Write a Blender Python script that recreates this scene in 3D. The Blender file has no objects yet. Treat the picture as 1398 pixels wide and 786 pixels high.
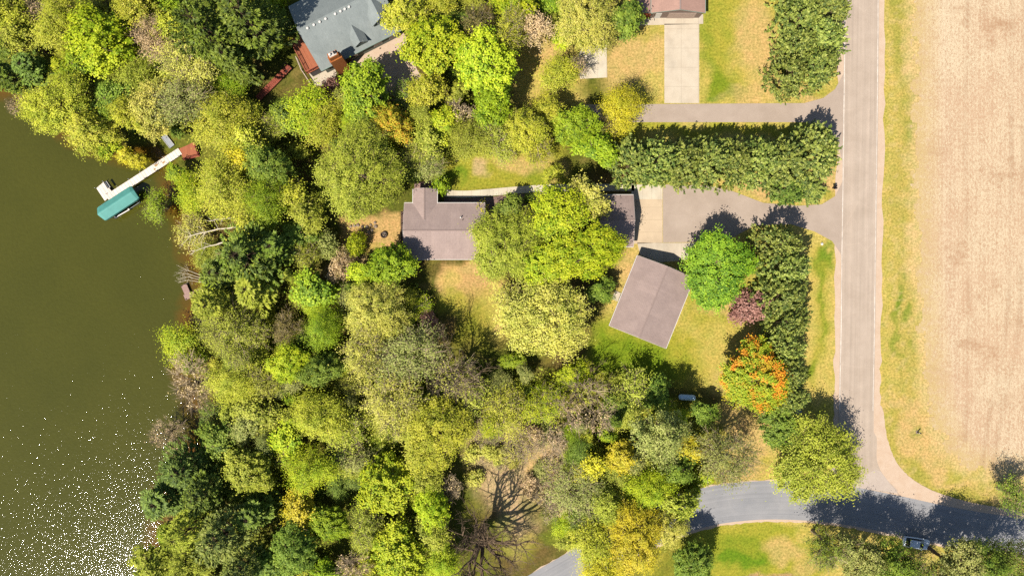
import bpy, bmesh, math, random
import numpy as np
from mathutils import Vector, Matrix
random.seed(7)
R = math.radians
S = bpy.context.scene
COL = S.collection

# ------------------------------------------------------------------ scene scale
H = 121.2            # flying height of the camera, metres
K = 0.13             # metres on the ground per photo pixel
CX, CY = 699.0, 393.0
WATER = -2.4

def P(px, py, z=0.0):
    """world point at height z that stands where the photo shows it"""
    f = K * (H - z) / H
    return Vector(((px - CX) * f, (CY - py) * f, z))

def lin(c, k=1.0):
    out = []
    for v in c:
        v = v / 255.0
        out.append(k * (v / 12.92 if v <= 0.04045 else ((v + 0.055) / 1.055) ** 2.4))
    return tuple(out)

# ------------------------------------------------------------------ the shoreline
SHORE_PX = [(-900, 40), (-300, 80), (-60, 95), (0, 118), (50, 140), (105, 190), (170, 208), (212, 206), (230, 224), (232, 250),
            (240, 280), (252, 310), (258, 345), (270, 376), (272, 396), (258, 430), (252, 470), (252, 510), (262, 545), (278, 582),
            (262, 612), (240, 640), (222, 680), (216, 720), (210, 760), (200, 800), (190, 850), (170, 1000), (120, 1500)]
SHORE = np.array([P(a, b, WATER)[:2] for a, b in SHORE_PX])
LAKE = np.vstack([SHORE, np.array([[-400, -160], [-400, 60]])])

def in_poly(x, y, poly):
    inside = np.zeros(x.shape, bool)
    n = len(poly)
    for i in range(n):
        x1, y1 = poly[i]; x2, y2 = poly[(i + 1) % n]
        if y1 == y2: continue
        c = ((y1 > y) != (y2 > y)) & (x < (x2 - x1) * (y - y1) / (y2 - y1) + x1)
        inside ^= c
    return inside

def seg_dist(x, y, line):
    d = np.full(x.shape, 1e9)
    for i in range(len(line) - 1):
        ax, ay = line[i]; bx, by = line[i + 1]
        dx, dy = bx - ax, by - ay
        L2 = dx * dx + dy * dy + 1e-9
        t = np.clip(((x - ax) * dx + (y - ay) * dy) / L2, 0, 1)
        d = np.minimum(d, np.hypot(x - ax - t * dx, y - ay - t * dy))
    return d

def sd_shore(x, y):
    """metres from the shoreline, negative in the lake"""
    d = seg_dist(x, y, SHORE)
    return np.where(in_poly(x, y, LAKE), -d, d)

def height(x, y):
    d = sd_shore(x, y)
    t = np.clip(d / 24.0, 0, 1)
    up = WATER + (-WATER) * (t * t * (3 - 2 * t)) ** 0.8
    up = np.where(t >= 1, 0.0, up)
    return np.where(d >= 0, up, WATER - 0.16 * np.abs(d) / (1 + 0.03 * np.abs(d)))

def hz(x, y):
    return float(height(np.array([x]), np.array([y]))[0])

def on_ground(px, py):
    z = 0.0
    for _ in range(3):
        p = P(px, py, z); z = hz(p.x, p.y)
    return P(px, py, z)

# ------------------------------------------------------------------ smooth noise on arrays
def vnoise(x, y, scale, seed):
    rs = np.random.RandomState(seed)
    T = rs.rand(256, 256)
    X, Y = x / scale + 1000, y / scale + 1000
    xi, yi = np.floor(X).astype(int), np.floor(Y).astype(int)
    fx, fy = X - xi, Y - yi
    fx = fx * fx * (3 - 2 * fx); fy = fy * fy * (3 - 2 * fy)
    g = lambda a, b: T[a % 256, b % 256]
    return (g(xi, yi) * (1 - fx) * (1 - fy) + g(xi + 1, yi) * fx * (1 - fy) +
            g(xi, yi + 1) * (1 - fx) * fy + g(xi + 1, yi + 1) * fx * fy)

def fnoise(x, y, scale, seed, oct=4):
    v = 0; a = 1; t = 0
    for i in range(oct):
        v = v + a * vnoise(x, y, scale / 2 ** i, seed + i); t += a; a *= 0.6
    return v / t

# ------------------------------------------------------------------ materials
def new_mat(name):
    m = bpy.data.materials.new(name); m.use_nodes = True
    nt = m.node_tree; nt.nodes.clear()
    out = nt.nodes.new('ShaderNodeOutputMaterial')
    return m, nt, out

def node(nt, typ, **kw):
    n = nt.nodes.new(typ)
    for k, v in kw.items():
        if k.startswith('i_'):
            n.inputs[k[2:].replace('_', ' ')].default_value = v
        else:
            setattr(n, k, v)
    return n

def mixc(nt, fac, a, b, mode='MIX'):
    n = nt.nodes.new('ShaderNodeMix'); n.data_type = 'RGBA'; n.blend_type = mode
    n.clamp_factor = True
    for sock, v in ((n.inputs[0], fac), (n.inputs[6], a), (n.inputs[7], b)):
        if hasattr(v, 'is_linked'): nt.links.new(v, sock)
        elif isinstance(v, (int, float)): sock.default_value = v
        else: sock.default_value = (*v[:3], 1)
    return n.outputs[2]

def mapr(nt, v, a, b, c=0.0, d=1.0):
    n = nt.nodes.new('ShaderNodeMapRange')
    nt.links.new(v, n.inputs[0])
    n.inputs[1].default_value = a; n.inputs[2].default_value = b
    n.inputs[3].default_value = c; n.inputs[4].default_value = d
    return n.outputs[0]

def mth(nt, op, a, b=None):
    n = nt.nodes.new('ShaderNodeMath'); n.operation = op
    for i, v in enumerate((a, b)):
        if v is None: continue
        if hasattr(v, 'is_linked'): nt.links.new(v, n.inputs[i])
        else: n.inputs[i].default_value = v
    return n.outputs[0]

def noise(nt, co, scale, detail=4, rough=0.6, dist=0.0):
    n = nt.nodes.new('ShaderNodeTexNoise')
    n.inputs['Scale'].default_value = scale; n.inputs['Detail'].default_value = detail
    n.inputs['Roughness'].default_value = rough; n.inputs['Distortion'].default_value = dist
    nt.links.new(co, n.inputs['Vector'])
    return n.outputs['Fac']

def geo_pos(nt):
    return nt.nodes.new('ShaderNodeNewGeometry').outputs['Position']

def obj_co(nt):
    return nt.nodes.new('ShaderNodeTexCoord').outputs['Object']

def scaled(nt, co, sx, sy, sz=1.0):
    n = nt.nodes.new('ShaderNodeMapping'); n.inputs['Scale'].default_value = (sx, sy, sz)
    nt.links.new(co, n.inputs['Vector'])
    return n.outputs[0]

def finish(nt, out, colour, rough=0.8, spec=0.25, bump=None, bdist=0.02, metal=0.0):
    b = node(nt, 'ShaderNodeBsdfPrincipled')
    if hasattr(colour, 'is_linked'): nt.links.new(colour, b.inputs['Base Color'])
    else: b.inputs['Base Color'].default_value = (*colour[:3], 1)
    b.inputs['Roughness'].default_value = rough
    b.inputs['Metallic'].default_value = metal
    b.inputs['Specular IOR Level'].default_value = spec
    if bump is not None:
        bp = node(nt, 'ShaderNodeBump'); bp.inputs['Distance'].default_value = bdist
        bp.inputs['Strength'].default_value = 0.6
        nt.links.new(bump, bp.inputs['Height']); nt.links.new(bp.outputs[0], b.inputs['Normal'])
    nt.links.new(b.outputs[0], out.inputs[0])
    return b

_simple = {}
def simple(name, rgb, rough=0.7, var=0.18, scale=3.0, spec=0.3, metal=0.0, k=0.42, stretch=(1, 1, 1), var2=0.0):
    """painted / weathered plain material: two noise scales of wear over a base colour given as the sunlit sRGB"""
    if name in _simple: return _simple[name]
    m, nt, out = new_mat(name)
    co = scaled(nt, obj_co(nt), *stretch)
    c = lin(rgb, k)
    n1 = noise(nt, co, scale, 5, 0.65)
    col = mixc(nt, mapr(nt, n1, 0.3, 0.7), tuple(v * (1 - var) for v in c), tuple(min(1, v * (1 + var)) for v in c))
    if var2:
        n2 = noise(nt, co, scale * 9, 3, 0.7)
        col = mixc(nt, mapr(nt, n2, 0.35, 0.65, 0, var2), col, tuple(v * 0.55 for v in c))
    finish(nt, out, col, rough, spec, metal=metal)
    _simple[name] = m
    return m

# ------------------------------------------------------------------ mesh building
class MB:
    """collects shapes; build() links them as one mesh object"""
    def __init__(s): s.v = []; s.f = []
    def add(s, verts, faces):
        o = len(s.v); s.v += [tuple(v) for v in verts]; s.f += [tuple(i + o for i in f) for f in faces]; return s
    def box(s, c, d, rz=0.0, m=None):
        x, y, z = d[0] / 2, d[1] / 2, d[2] / 2
        vs = [Vector(p) for p in ((-x, -y, -z), (x, -y, -z), (x, y, -z), (-x, y, -z), (-x, -y, z), (x, -y, z), (x, y, z), (-x, y, z))]
        q = Matrix.Rotation(rz, 3, 'Z') if m is None else m
        vs = [q @ v + Vector(c) for v in vs]
        return s.add(vs, [(0, 3, 2, 1), (4, 5, 6, 7), (0, 1, 5, 4), (1, 2, 6, 5), (2, 3, 7, 6), (3, 0, 4, 7)])
    def bar(s, a, b, w, h=None):
        """square bar from a to b"""
        a, b = Vector(a), Vector(b); h = h or w
        d = (b - a); L = d.length; d.normalize()
        q = d.to_track_quat('X', 'Z').to_matrix()
        return s.box((a + b) / 2, (L, w, h), m=q)
    def prism(s, poly, z0, z1):
        n = len(poly)
        vs = [(p[0], p[1], z0) for p in poly] + [(p[0], p[1], z1) for p in poly]
        return s.add(vs, [tuple(range(n))[::-1], tuple(range(n, 2 * n))] + [(i, (i + 1) % n, n + (i + 1) % n, n + i) for i in range(n)])
    def extrude_x(s, prof, x0, x1):
        """profile of (y, z) drawn out along x"""
        n = len(prof)
        vs = [(x0, y, z) for y, z in prof] + [(x1, y, z) for y, z in prof]
        return s.add(vs, [tuple(range(n)), tuple(range(n, 2 * n))[::-1]] + [(i, n + i, n + (i + 1) % n, (i + 1) % n) for i in range(n)])
    def tube(s, pts, rad, n=6, cap=True):
        pts = [Vector(p) for p in pts]
        if not hasattr(rad, '__len__'): rad = [rad] * len(pts)
        o = len(s.v); ref = Vector((0.31, 0.17, 0.93))
        for i, p in enumerate(pts):
            d = (pts[min(i + 1, len(pts) - 1)] - pts[max(i - 1, 0)])
            if d.length < 1e-7: d = Vector((0, 0, 1))
            d.normalize()
            u = d.cross(ref)
            if u.length < 1e-3: u = d.cross(Vector((1, 0, 0)))
            u.normalize(); w = d.cross(u)
            for k in range(n):
                a = 2 * math.pi * k / n
                s.v.append(tuple(p + (u * math.cos(a) + w * math.sin(a)) * rad[i]))
        for i in range(len(pts) - 1):
            for k in range(n):
                a, b = o + i * n + k, o + i * n + (k + 1) % n
                s.f.append((a, b, b + n, a + n))
        if cap:
            s.f.append(tuple(o + k for k in range(n))[::-1])
            s.f.append(tuple(o + (len(pts) - 1) * n + k for k in range(n)))
        return s
    def lathe(s, prof, c=(0, 0, 0), n=16, axis='Z'):
        o = len(s.v)
        for r, h in prof:
            for k in range(n):
                a = 2 * math.pi * k / n
                p = (r * math.cos(a), r * math.sin(a), h) if axis == 'Z' else (h, r * math.cos(a), r * math.sin(a)) if axis == 'X' else (r * math.cos(a), h, r * math.sin(a))
                s.v.append((p[0] + c[0], p[1] + c[1], p[2] + c[2]))
        for i in range(len(prof) - 1):
            for k in range(n):
                a, b = o + i * n + k, o + i * n + (k + 1) % n
                s.f.append((a, b, b + n, a + n))
        s.f.append(tuple(o + k for k in range(n))[::-1]); s.f.append(tuple(o + (len(prof) - 1) * n + k for k in range(n)))
        return s
    def mesh(s, name, smooth=False):
        me = bpy.data.meshes.new(name); me.from_pydata(s.v, [], s.f); me.update()
        bm = bmesh.new(); bm.from_mesh(me); bmesh.ops.recalc_face_normals(bm, faces=bm.faces); bm.to_mesh(me); bm.free()
        if smooth:
            me.polygons.foreach_set('use_smooth', [True] * len(me.polygons))
        return me
    def build(s, name, mat, parent=None, smooth=False, bevel=0.0):
        o = bpy.data.objects.new(name, s.mesh(name, smooth)); COL.objects.link(o)
        if mat: o.data.materials.append(mat)
        if parent: o.parent = parent
        if bevel:
            b = o.modifiers.new('bevel', 'BEVEL'); b.width = bevel; b.segments = 2; b.limit_method = 'ANGLE'
        return o

def empty(name, loc, rz=0.0):
    o = bpy.data.objects.new(name, None); COL.objects.link(o)
    o.location = loc; o.rotation_euler = (0, 0, rz); o.empty_display_size = 0.3
    return o

def tag(o, label=None, cat=None, group=None, kind=None):
    if label: o['label'] = label
    if cat: o['category'] = cat
    if group: o['group'] = group
    if kind: o['kind'] = kind
    return o

def thing(name, label, cat, loc, rz=0.0, group=None):
    return tag(empty(name, loc, rz), label, cat, group)

def fast_mesh(name, V, F, attrs=None, uv=None):
    """V (n,3), F (m,4 or 3) arrays; attrs: {name: (domain, type, values)}"""
    V = np.asarray(V, np.float32); F = np.asarray(F, np.int32)
    me = bpy.data.meshes.new(name)
    k = F.shape[1]
    me.vertices.add(len(V)); me.vertices.foreach_set('co', V.ravel())
    me.loops.add(F.size); me.loops.foreach_set('vertex_index', F.ravel())
    me.polygons.add(len(F)); me.polygons.foreach_set('loop_start', np.arange(0, F.size, k, dtype=np.int32))
    me.update(calc_edges=True)
    for a, (dom, typ, val) in (attrs or {}).items():
        at = me.attributes.new(a, typ, dom)
        val = np.asarray(val, np.float32)
        at.data.foreach_set('color' if typ == 'FLOAT_COLOR' else 'value', val.ravel())
    if uv is not None:
        l = me.uv_layers.new(name='UVMap'); l.data.foreach_set('uv', np.asarray(uv, np.float32)[F.ravel()].ravel())
    me.validate()
    return me
# ------------------------------------------------------------------ the ground sheet
GK = 0.37
PAL = {k: np.array(lin(v, GK)) for k, v in dict(
    green=(128, 158, 30), lush=(98, 150, 22), mid=(186, 182, 66), dry=(228, 204, 116), tan=(234, 198, 134), dirt=(212, 172, 130),
    litter=(126, 108, 62), moss=(108, 118, 40), mulch=(166, 130, 118), gravel=(226, 192, 164), mud=(108, 78, 22), bed=(70, 58, 18),
    straw=(238, 208, 150), orange=(230, 188, 128), pink=(230, 198, 156), leafy=(150, 145, 60)).items()}

FIELD_PX = [(1249, -500), (1249, 150), (1251, 330), (1257, 430), (1266, 520), (1276, 570), (1292, 610), (1318, 636), (1360, 648), (1420, 652), (2400, 700), (2400, -500)]
FIELD = np.array([P(a, b)[:2] for a, b in FIELD_PX])
ROAD_NS_L = [(1154, -300), (1152, 100), (1149, 300), (1146, 480), (1145, 560)]

def ground_colour(x, y):
    px, py = x / K + CX, y / K + CY * 0 ; py = CY - y / K
    n1 = fnoise(x, y, 9, 11); n2 = fnoise(x, y, 3.2, 23); n3 = fnoise(x, y, 1.1, 31, 3)
    jx = px + (n1 - 0.5) * 46 + (n2 - 0.5) * 26; jy = py + (fnoise(x, y, 9, 51) - 0.5) * 46 + (fnoise(x, y, 3.2, 63) - 0.5) * 26
    col = np.zeros(x.shape + (3,))
    def put(w, name):
        nonlocal col
        w = np.clip(w, 0, 1)[..., None]; col = col * (1 - w) + PAL[name] * w
    def blob(cx, cy, rx, ry, name, s=1.0, soft=0.35):
        d = np.sqrt(((jx - cx) / rx) ** 2 + ((jy - cy) / ry) ** 2)
        put(s * np.clip((1 + soft - d) / (2 * soft), 0, 1), name)
    def band(poly, name, s=1.0, soft=6.0):
        pw = np.array(poly, float)
        ins = in_poly(jx, jy, pw); d = seg_dist(jx, jy, np.vstack([pw, pw[:1]]))
        sd = np.where(ins, d, -d); put(s * np.clip(0.5 + sd / (2 * soft), 0, 1), name)
    # woodland floor, then lawns
    put(np.ones_like(x), 'litter')
    put(np.clip((n1 - 0.36) * 5, 0, 1) * 0.85, 'moss')
    put(np.clip((n2 - 0.52) * 6, 0, 1) * 0.5, 'leafy')
    put(np.clip((0.42 - n2) * 6, 0, 1) * 0.22, 'orange')
    lawn = [(838, -200), (1900, -200), (1900, 1100), (960, 1100), (975, 720), (985, 690), (1000, 560), (960, 530), (800, 500), (815, 470), (835, 360), (870, 300), (880, 180), (850, 120)]
    band(lawn, 'dry', 1, 8)
    m = np.clip((jx - 820) / 30, 0, 1)
    put(np.clip((n1 - 0.45) * 5, 0, 1) * 0.6 * m, 'mid')
    # north lawns
    band([(600, 195), (770, 190), (790, 256), (606, 262)], 'mid', 0.95, 8)
    blob(720, 218, 36, 14, 'tan', 0.8); blob(660, 228, 14, 10, 'pink', 0.8); blob(740, 232, 16, 12, 'green', 0.5); blob(622, 247, 18, 7, 'lush', 0.6)
    blob(768, 228, 16, 9, 'tan', .8)
    band([(690, 60), (800, 50), (800, 150), (700, 150)], 'dry', 0.9, 10)
    blob(745, 75, 24, 16, 'tan', 0.8); blob(770, 110, 20, 24, 'mid', 0.6)
    blob(870, 85, 40, 48, 'tan', 0.85); blob(896, 120, 12, 26, 'dry', 0.9); blob(884, 45, 26, 10, 'mid', 0.5)
    blob(870, 155, 26, 30, 'mid', .9)
    band([(955, -100), (1012, -100), (1006, 140), (957, 140)], 'mid', 0.9, 16)
    blob(974, 112, 17, 24, 'green', 0.75); blob(985, 136, 30, 6, 'lush', 0.55); blob(966, 60, 8, 60, 'green', 0.4)
    blob(1035, 60, 26, 70, 'tan', 0.85); blob(1020, 135, 40, 8, 'tan', 0.6); blob(1110, 128, 36, 10, 'tan', .9); blob(1128, 122, 10, 6, 'mid', .7)
    band([(880, 168), (1140, 168), (1140, 182), (880, 182)], 'mid', 1, 4)
    band([(985, 252), (1142, 230), (1142, 275), (1050, 276), (985, 258)], 'tan', 1, 5)
    blob(1122, 266, 18, 8, 'mid', 0.8)
    # strip between cedars and road
    band([(1096, 316), (1140, 330), (1138, 545), (1090, 545)], 'dry', 1, 5)
    band([(1112, 330), (1132, 335), (1124, 520), (1106, 520)], 'mid', 0.8, 8)
    blob(1126, 345, 6, 18, 'lush', 0.7); blob(1119, 400, 4, 60, 'green', 0.55); blob(1116, 505, 7, 10, 'green', .7)
    # lawn round the outbuilding
    band([(812, 440), (850, 420), (940, 470), (960, 400), (1000, 420), (1005, 540), (930, 530), (800, 510)], 'mid', 1, 10)
    band([(815, 440), (905, 478), (930, 520), (860, 535), (800, 500)], 'green', 0.85, 12)
    blob(975, 490, 34, 46, 'dry', 0.75); blob(985, 420, 26, 16, 'tan', 0.7); blob(985, 520, 26, 20, 'tan', 0.5)
    blob(855, 372, 16, 34, 'tan', 0.9); blob(838, 402, 8, 20, 'dry', .8)
    # lawn south of the house
    band([(600, 356), (668, 356), (690, 395), (675, 420), (610, 425), (598, 392)], 'orange', 0.95, 6)
    blob(620, 385, 14, 24, 'dry', 0.7); blob(650, 365, 20, 8, 'tan', 0.8); blob(612, 418, 20, 12, 'mid', 0.8); blob(672, 378, 12, 16, 'green', .8)
    blob(690, 425, 30, 35, 'dry', 0.8); blob(650, 440, 30, 30, 'mid', .6); blob(690, 440, 10, 6, 'tan', .7)
    # terrace by the fire ring
    band([(468, 300), (546, 298), (546, 340), (520, 352), (470, 340)], 'orange', 1, 5)
    blob(465, 362, 26, 14, 'pink', 0.7); blob(500, 345, 20, 8, 'mid', .4)
    # dry clearing above the bare tree
    band([(640, 590), (720, 560), (800, 580), (785, 640), (735, 690), (700, 760), (680, 690), (650, 640)], 'pink', 0.85, 14)
    blob(700, 610, 50, 28, 'mid', 0.4); blob(715, 655, 50, 56, 'pink', 0.85); blob(735, 655, 14, 50, 'tan', 0.8); blob(720, 690, 20, 24, 'moss', 0.5); blob(680, 715, 14, 18, 'green', 0.35)
    blob(770, 718, 36, 20, 'moss', 0.7); blob(745, 735, 20, 10, 'green', .4); blob(700, 745, 26, 20, 'mid', .5)
    blob(700, 540, 60, 30, 'leafy', 0.7); blob(780, 540, 50, 30, 'mid', 0.55); blob(690, 530, 14, 10, 'pink', .7)
    # by the T junction
    blob(1025, 600, 26, 44, 'tan', 0.95); blob(1030, 645, 40, 12, 'orange', 0.6); blob(1000, 560, 20, 24, 'tan', .7)
    band([(960, 714), (1130, 716), (1120, 800), (950, 800)], 'mid', 1, 6)
    blob(1015, 752, 40, 20, 'green', 0.5); blob(1010, 764, 34, 7, 'lush', 0.7); blob(1060, 725, 40, 9, 'mid', 0.8); blob(1068, 752, 22, 14, 'tan', 0.7); blob(1096, 728, 20, 10, 'dry', .8)
    blob(1048, 790, 50, 14, 'dirt', 1.0, 0.12); blob(1100, 770, 16, 14, 'tan', .6)
    # verge between road and field
    band([(1204, -300), (1250, -300), (1250, 560), (1206, 560)], 'mid', 0.72, 4)
    band([(1212, -300), (1250, -300), (1250, 560), (1210, 560)], 'tan', .35, 6); band([(1224, -300), (1246, -300), (1246, 210), (1226, 210)], 'green', 0.22, 5)
    band([(1210, -300), (1222, -300), (1222, 560), (1208, 560)], 'dry', 0.55, 5)
    blob(1238, 165, 6, 26, 'lush', 0.55); blob(1227, 405, 4, 22, 'lush', 0.6); blob(1241, 430, 5, 9, 'lush', 0.55); blob(1240, 376, 4, 6, 'lush', .6)
    blob(1226, 450, 4, 60, 'green', 0.5); blob(1241, 470, 4, 8, 'green', 0.5)
    band([(1204, 540), (1250, 540), (1300, 600), (1300, 650), (1398, 660), (1500, 670), (1500, 720), (1290, 690), (1225, 640)], 'tan', .9, 6)
    band([(1206, 560), (1226, 560), (1240, 620), (1290, 668), (1400, 690), (1400, 702), (1280, 684), (1225, 640)], 'mid', 0.65, 6)
    blob(1255, 590, 6, 8, 'green', .5); blob(1236, 645, 14, 10, 'green', .25); blob(1300, 672, 30, 6, 'green', .4)
    blob(1305, 668, 70, 9, 'mid', 0.6)
    # straw creeping over the verge
    fd = seg_dist(x, y, np.vstack([FIELD, FIELD[:1]])); fd = np.where(in_poly(x, y, FIELD), fd, -fd)
    put(np.clip(1 + fd / 2.6 + (n2 - 0.5) * 2.0, 0, 1) * 0.9, 'straw')
    put((n3 > 0.62) * np.clip((px - 1185) / 30, 0, 1) * 0.35, 'straw')
    # shore and lake bed
    sd = sd_shore(x, y)
    put(np.clip(1.1 - np.abs(sd - 0.3) / 1.2, 0, 1), 'mud')
    put(np.clip(-sd / 4, 0, 1), 'bed')
    return col

def grid_axis(lo, hi, a, b, step):
    fine = np.arange(a, b + step / 2, step)
    left = a - np.cumsum(np.geomspace(step, 60, 22)); left = left[left > lo][::-1]
    right = b + np.cumsum(np.geomspace(step, 60, 22)); right = right[right < hi]
    return np.concatenate([[lo], left, fine, right, [hi]])

gx = grid_axis(-420, 420, -98, 98, 0.42); gy = grid_axis(-420, 420, -58, 58, 0.42)
X, Y = np.meshgrid(gx, gy)
Z = height(X, Y)
C = ground_colour(X, Y)
ny, nx = X.shape
idx = np.arange(nx * ny).reshape(ny, nx)
F = np.stack([idx[:-1, :-1], idx[:-1, 1:], idx[1:, 1:], idx[1:, :-1]], -1).reshape(-1, 4)
bumpz = (fnoise(X, Y, 2.5, 77) - 0.5) * 0.25 * np.clip((CX + 100 - (X / K + CX)) / 200, 0, 1)   # rough woodland floor
sdg = sd_shore(X, Y)
Z = Z + bumpz * np.clip(sdg / 4, 0, 1) * 0.5 - 0.02
me = fast_mesh('ground', np.stack([X, Y, Z], -1).reshape(-1, 3), F,
               {'cover': ('POINT', 'FLOAT_COLOR', np.concatenate([C, np.ones(C.shape[:2] + (1,))], -1).reshape(-1, 4))})
ground = bpy.data.objects.new('ground', me); COL.objects.link(ground); tag(ground, kind='structure')

m, nt, out = new_mat('turf_and_leaf_litter')
at = node(nt, 'ShaderNodeAttribute', attribute_name='cover')
pos = geo_pos(nt)
nf = noise(nt, pos, 2.6, 6, 0.75); nm = noise(nt, pos, 0.5, 4, 0.6); ns = noise(nt, pos, 9.0, 3, 0.7)
c = mixc(nt, mapr(nt, nf, 0.38, 0.62), mixc(nt, 1.0, at.outputs['Color'], (0.62, 0.66, 0.52), 'MULTIPLY'), mixc(nt, 1.0, at.outputs['Color'], (1.28, 1.22, 1.18), 'MULTIPLY'))
c = mixc(nt, mapr(nt, nm, 0.35, 0.65), mixc(nt, 1.0, c, (0.9, 0.98, 0.86), 'MULTIPLY'), mixc(nt, 1.0, c, (1.12, 1.05, 1.06), 'MULTIPLY'))
c = mixc(nt, mapr(nt, ns, 0.55, 0.72, 0, 0.55), c, mixc(nt, 1.0, c, (0.5, 0.5, 0.42), 'MULTIPLY'))
finish(nt, out, c, 0.95, 0.1, bump=nf, bdist=0.12)
ground.data.materials.append(m)

# ------------------------------------------------------------------ the lake
wx = np.concatenate([np.linspace(-400, -100, 12)[:-1], np.linspace(-100, -30, 60)]); wy = np.concatenate([np.linspace(-400, -70, 12)[:-1], np.linspace(-70, 70, 120), np.linspace(70, 400, 12)[1:]])
WX, WY = np.meshgrid(wx, wy); WI = np.arange(WX.size).reshape(WX.shape)
cell = np.stack([WI[:-1, :-1], WI[:-1, 1:], WI[1:, 1:], WI[1:, :-1]], -1)
cxm, cym = (WX[:-1, :-1] + WX[1:, 1:]) / 2, (WY[:-1, :-1] + WY[1:, 1:]) / 2
keep = sd_shore(cxm, cym) < 5.0
sdw = sd_shore(WX, WY).ravel()
shal = np.clip(1 + sdw / 4.5, 0, 1)
me = fast_mesh('water', np.stack([WX.ravel(), WY.ravel(), np.full(WX.size, WATER)], -1), cell[keep], {'shallow': ('POINT', 'FLOAT', shal)})
water = bpy.data.objects.new('water', me); COL.objects.link(water); tag(water, kind='structure')
m, nt, out = new_mat('lake_water')
pos = geo_pos(nt)
at = node(nt, 'ShaderNodeAttribute', attribute_name='shallow')
murk = noise(nt, pos, 0.05, 4, 0.6); mott = noise(nt, pos, 1.6, 3, 0.6)
base = mixc(nt, mapr(nt, murk, 0.3, 0.7), lin((86, 87, 28), .38), lin((96, 95, 32), .38))
base = mixc(nt, mapr(nt, mott, 0.3, 0.7, 0, .3), base, lin((70, 70, 20), .42))
sf = mth(nt, 'MULTIPLY', at.outputs['Fac'], mapr(nt, noise(nt, pos, 0.35, 3, 0.6), 0.3, 0.6, 0.5, 1.0))
base = mixc(nt, mapr(nt, sf, 0.25, 1.0), base, lin((122, 84, 26), .42))
w1 = noise(nt, scaled(nt, pos, 3.3, 2.5), 1.0, 2, 0.55, 0.3); w2 = noise(nt, pos, 5.6, 1, 0.5)
hsum = mth(nt, 'ADD', w1, mth(nt, 'MULTIPLY', w2, 0.35))
b = node(nt, 'ShaderNodeBsdfPrincipled'); nt.links.new(base, b.inputs['Base Color'])
b.inputs['Roughness'].default_value = 0.05; b.inputs['IOR'].default_value = 1.33
bp = node(nt, 'ShaderNodeBump'); bp.inputs['Strength'].default_value = 1.0; bp.inputs['Distance'].default_value = 0.049
nt.links.new(hsum, bp.inputs['Height']); nt.links.new(bp.outputs[0], b.inputs['Normal'])
nt.links.new(b.outputs[0], out.inputs[0])
water.data.materials.append(m)

def smooth_line(pts, n=10):
    pts = [Vector((p[0], p[1], 0)) for p in pts]; res = []
    for i in range(len(pts) - 1):
        p0, p1, p2, p3 = pts[max(i - 1, 0)], pts[i], pts[i + 1], pts[min(i + 2, len(pts) - 1)]
        for k in range(n):
            t = k / n
            res.append(0.5 * ((2 * p1) + (-p0 + p2) * t + (2 * p0 - 5 * p1 + 4 * p2 - p3) * t * t + (-p0 + 3 * p1 - 3 * p2 + p3) * t ** 3))
    res.append(pts[-1]); return res

# ------------------------------------------------------------------ the stubble field
fx = np.concatenate([np.arange(P(1236, 0).x, 96, 0.3), [110, 140, 200, 300]]); fy = np.concatenate([[-400, -200, -120, -80], np.arange(-58, 58, 0.45), [80, 120, 200, 400]])
FX, FY = np.meshgrid(fx, fy); FI = np.arange(FX.size).reshape(FX.shape)
cell = np.stack([FI[:-1, :-1], FI[:-1, 1:], FI[1:, 1:], FI[1:, :-1]], -1)
cxm, cym = (FX[:-1, :-1] + FX[1:, 1:]) / 2, (FY[:-1, :-1] + FY[1:, 1:]) / 2
def sd_field(x, y):
    d = seg_dist(x, y, np.vstack([FIELD, FIELD[:1]])); return np.where(in_poly(x, y, FIELD), d, -d)
def wheel_tracks(x, y):
    t = np.zeros(x.shape)
    for ln, off in (([(1255, 497), (1300, 512), (1345, 532), (1420, 548)], 0), ([(1256, 510), (1300, 525), (1342, 545), (1420, 562)], 0), ([(1340, 640), (1352, 560), (1372, 470), (1380, 300), (1382, -60)], 0), ([(1356, 640), (1368, 560), (1388, 470), (1396, 300), (1398, -60)], 0), ([(1318, 600), (1322, 400), (1318, 200), (1322, -60)], 0)):
        d = seg_dist(x, y, np.array([(v.x, v.y) for v in smooth_line([P(a, b)[:2] for a, b in ln], 6)]))
        t = np.maximum(t, np.exp(-(d / .42) ** 2))
    return t * np.clip(fnoise(x, y, 6, 121) * 2.2 - .5, 0, 1)
keep = sd_field(cxm, cym) + (fnoise(cxm, cym, 2.4, 91, 4) - 0.5) * 4.5 > 0
me = fast_mesh('field', np.stack([FX.ravel(), FY.ravel(), np.full(FX.size, 0.012)], -1), cell[keep],
               {'inner': ('POINT', 'FLOAT', np.clip(sd_field(FX, FY).ravel() / 5, 0, 1)),
                'track': ('POINT', 'FLOAT', wheel_tracks(FX, FY).ravel())})
field = bpy.data.objects.new('field', me); COL.objects.link(field); tag(field, kind='structure')
m, nt, out = new_mat('harvested_stubble')
pos = geo_pos(nt)
at = node(nt, 'ShaderNodeAttribute', attribute_name='inner')
big = noise(nt, pos, 0.07, 4, 0.6); mid = noise(nt, scaled(nt, pos, 1.0, 0.26), 0.7, 5, 0.75)
row = node(nt, 'ShaderNodeTexWave', wave_type='BANDS', bands_direction='X', wave_profile='SIN')
row.inputs['Scale'].default_value = 0.42; row.inputs['Distortion'].default_value = 3.5; row.inputs['Detail'].default_value = 3; row.inputs['Detail Scale'].default_value = 0.8
nt.links.new(scaled(nt, pos, 1, 0.16), row.inputs['Vector'])
chips = noise(nt, scaled(nt, pos, 1.0, 0.5), 3.4, 5, 0.9)
soil = mixc(nt, mapr(nt, big, 0.35, 0.65), lin((214, 174, 138), GK), lin((230, 194, 158), GK))
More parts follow.
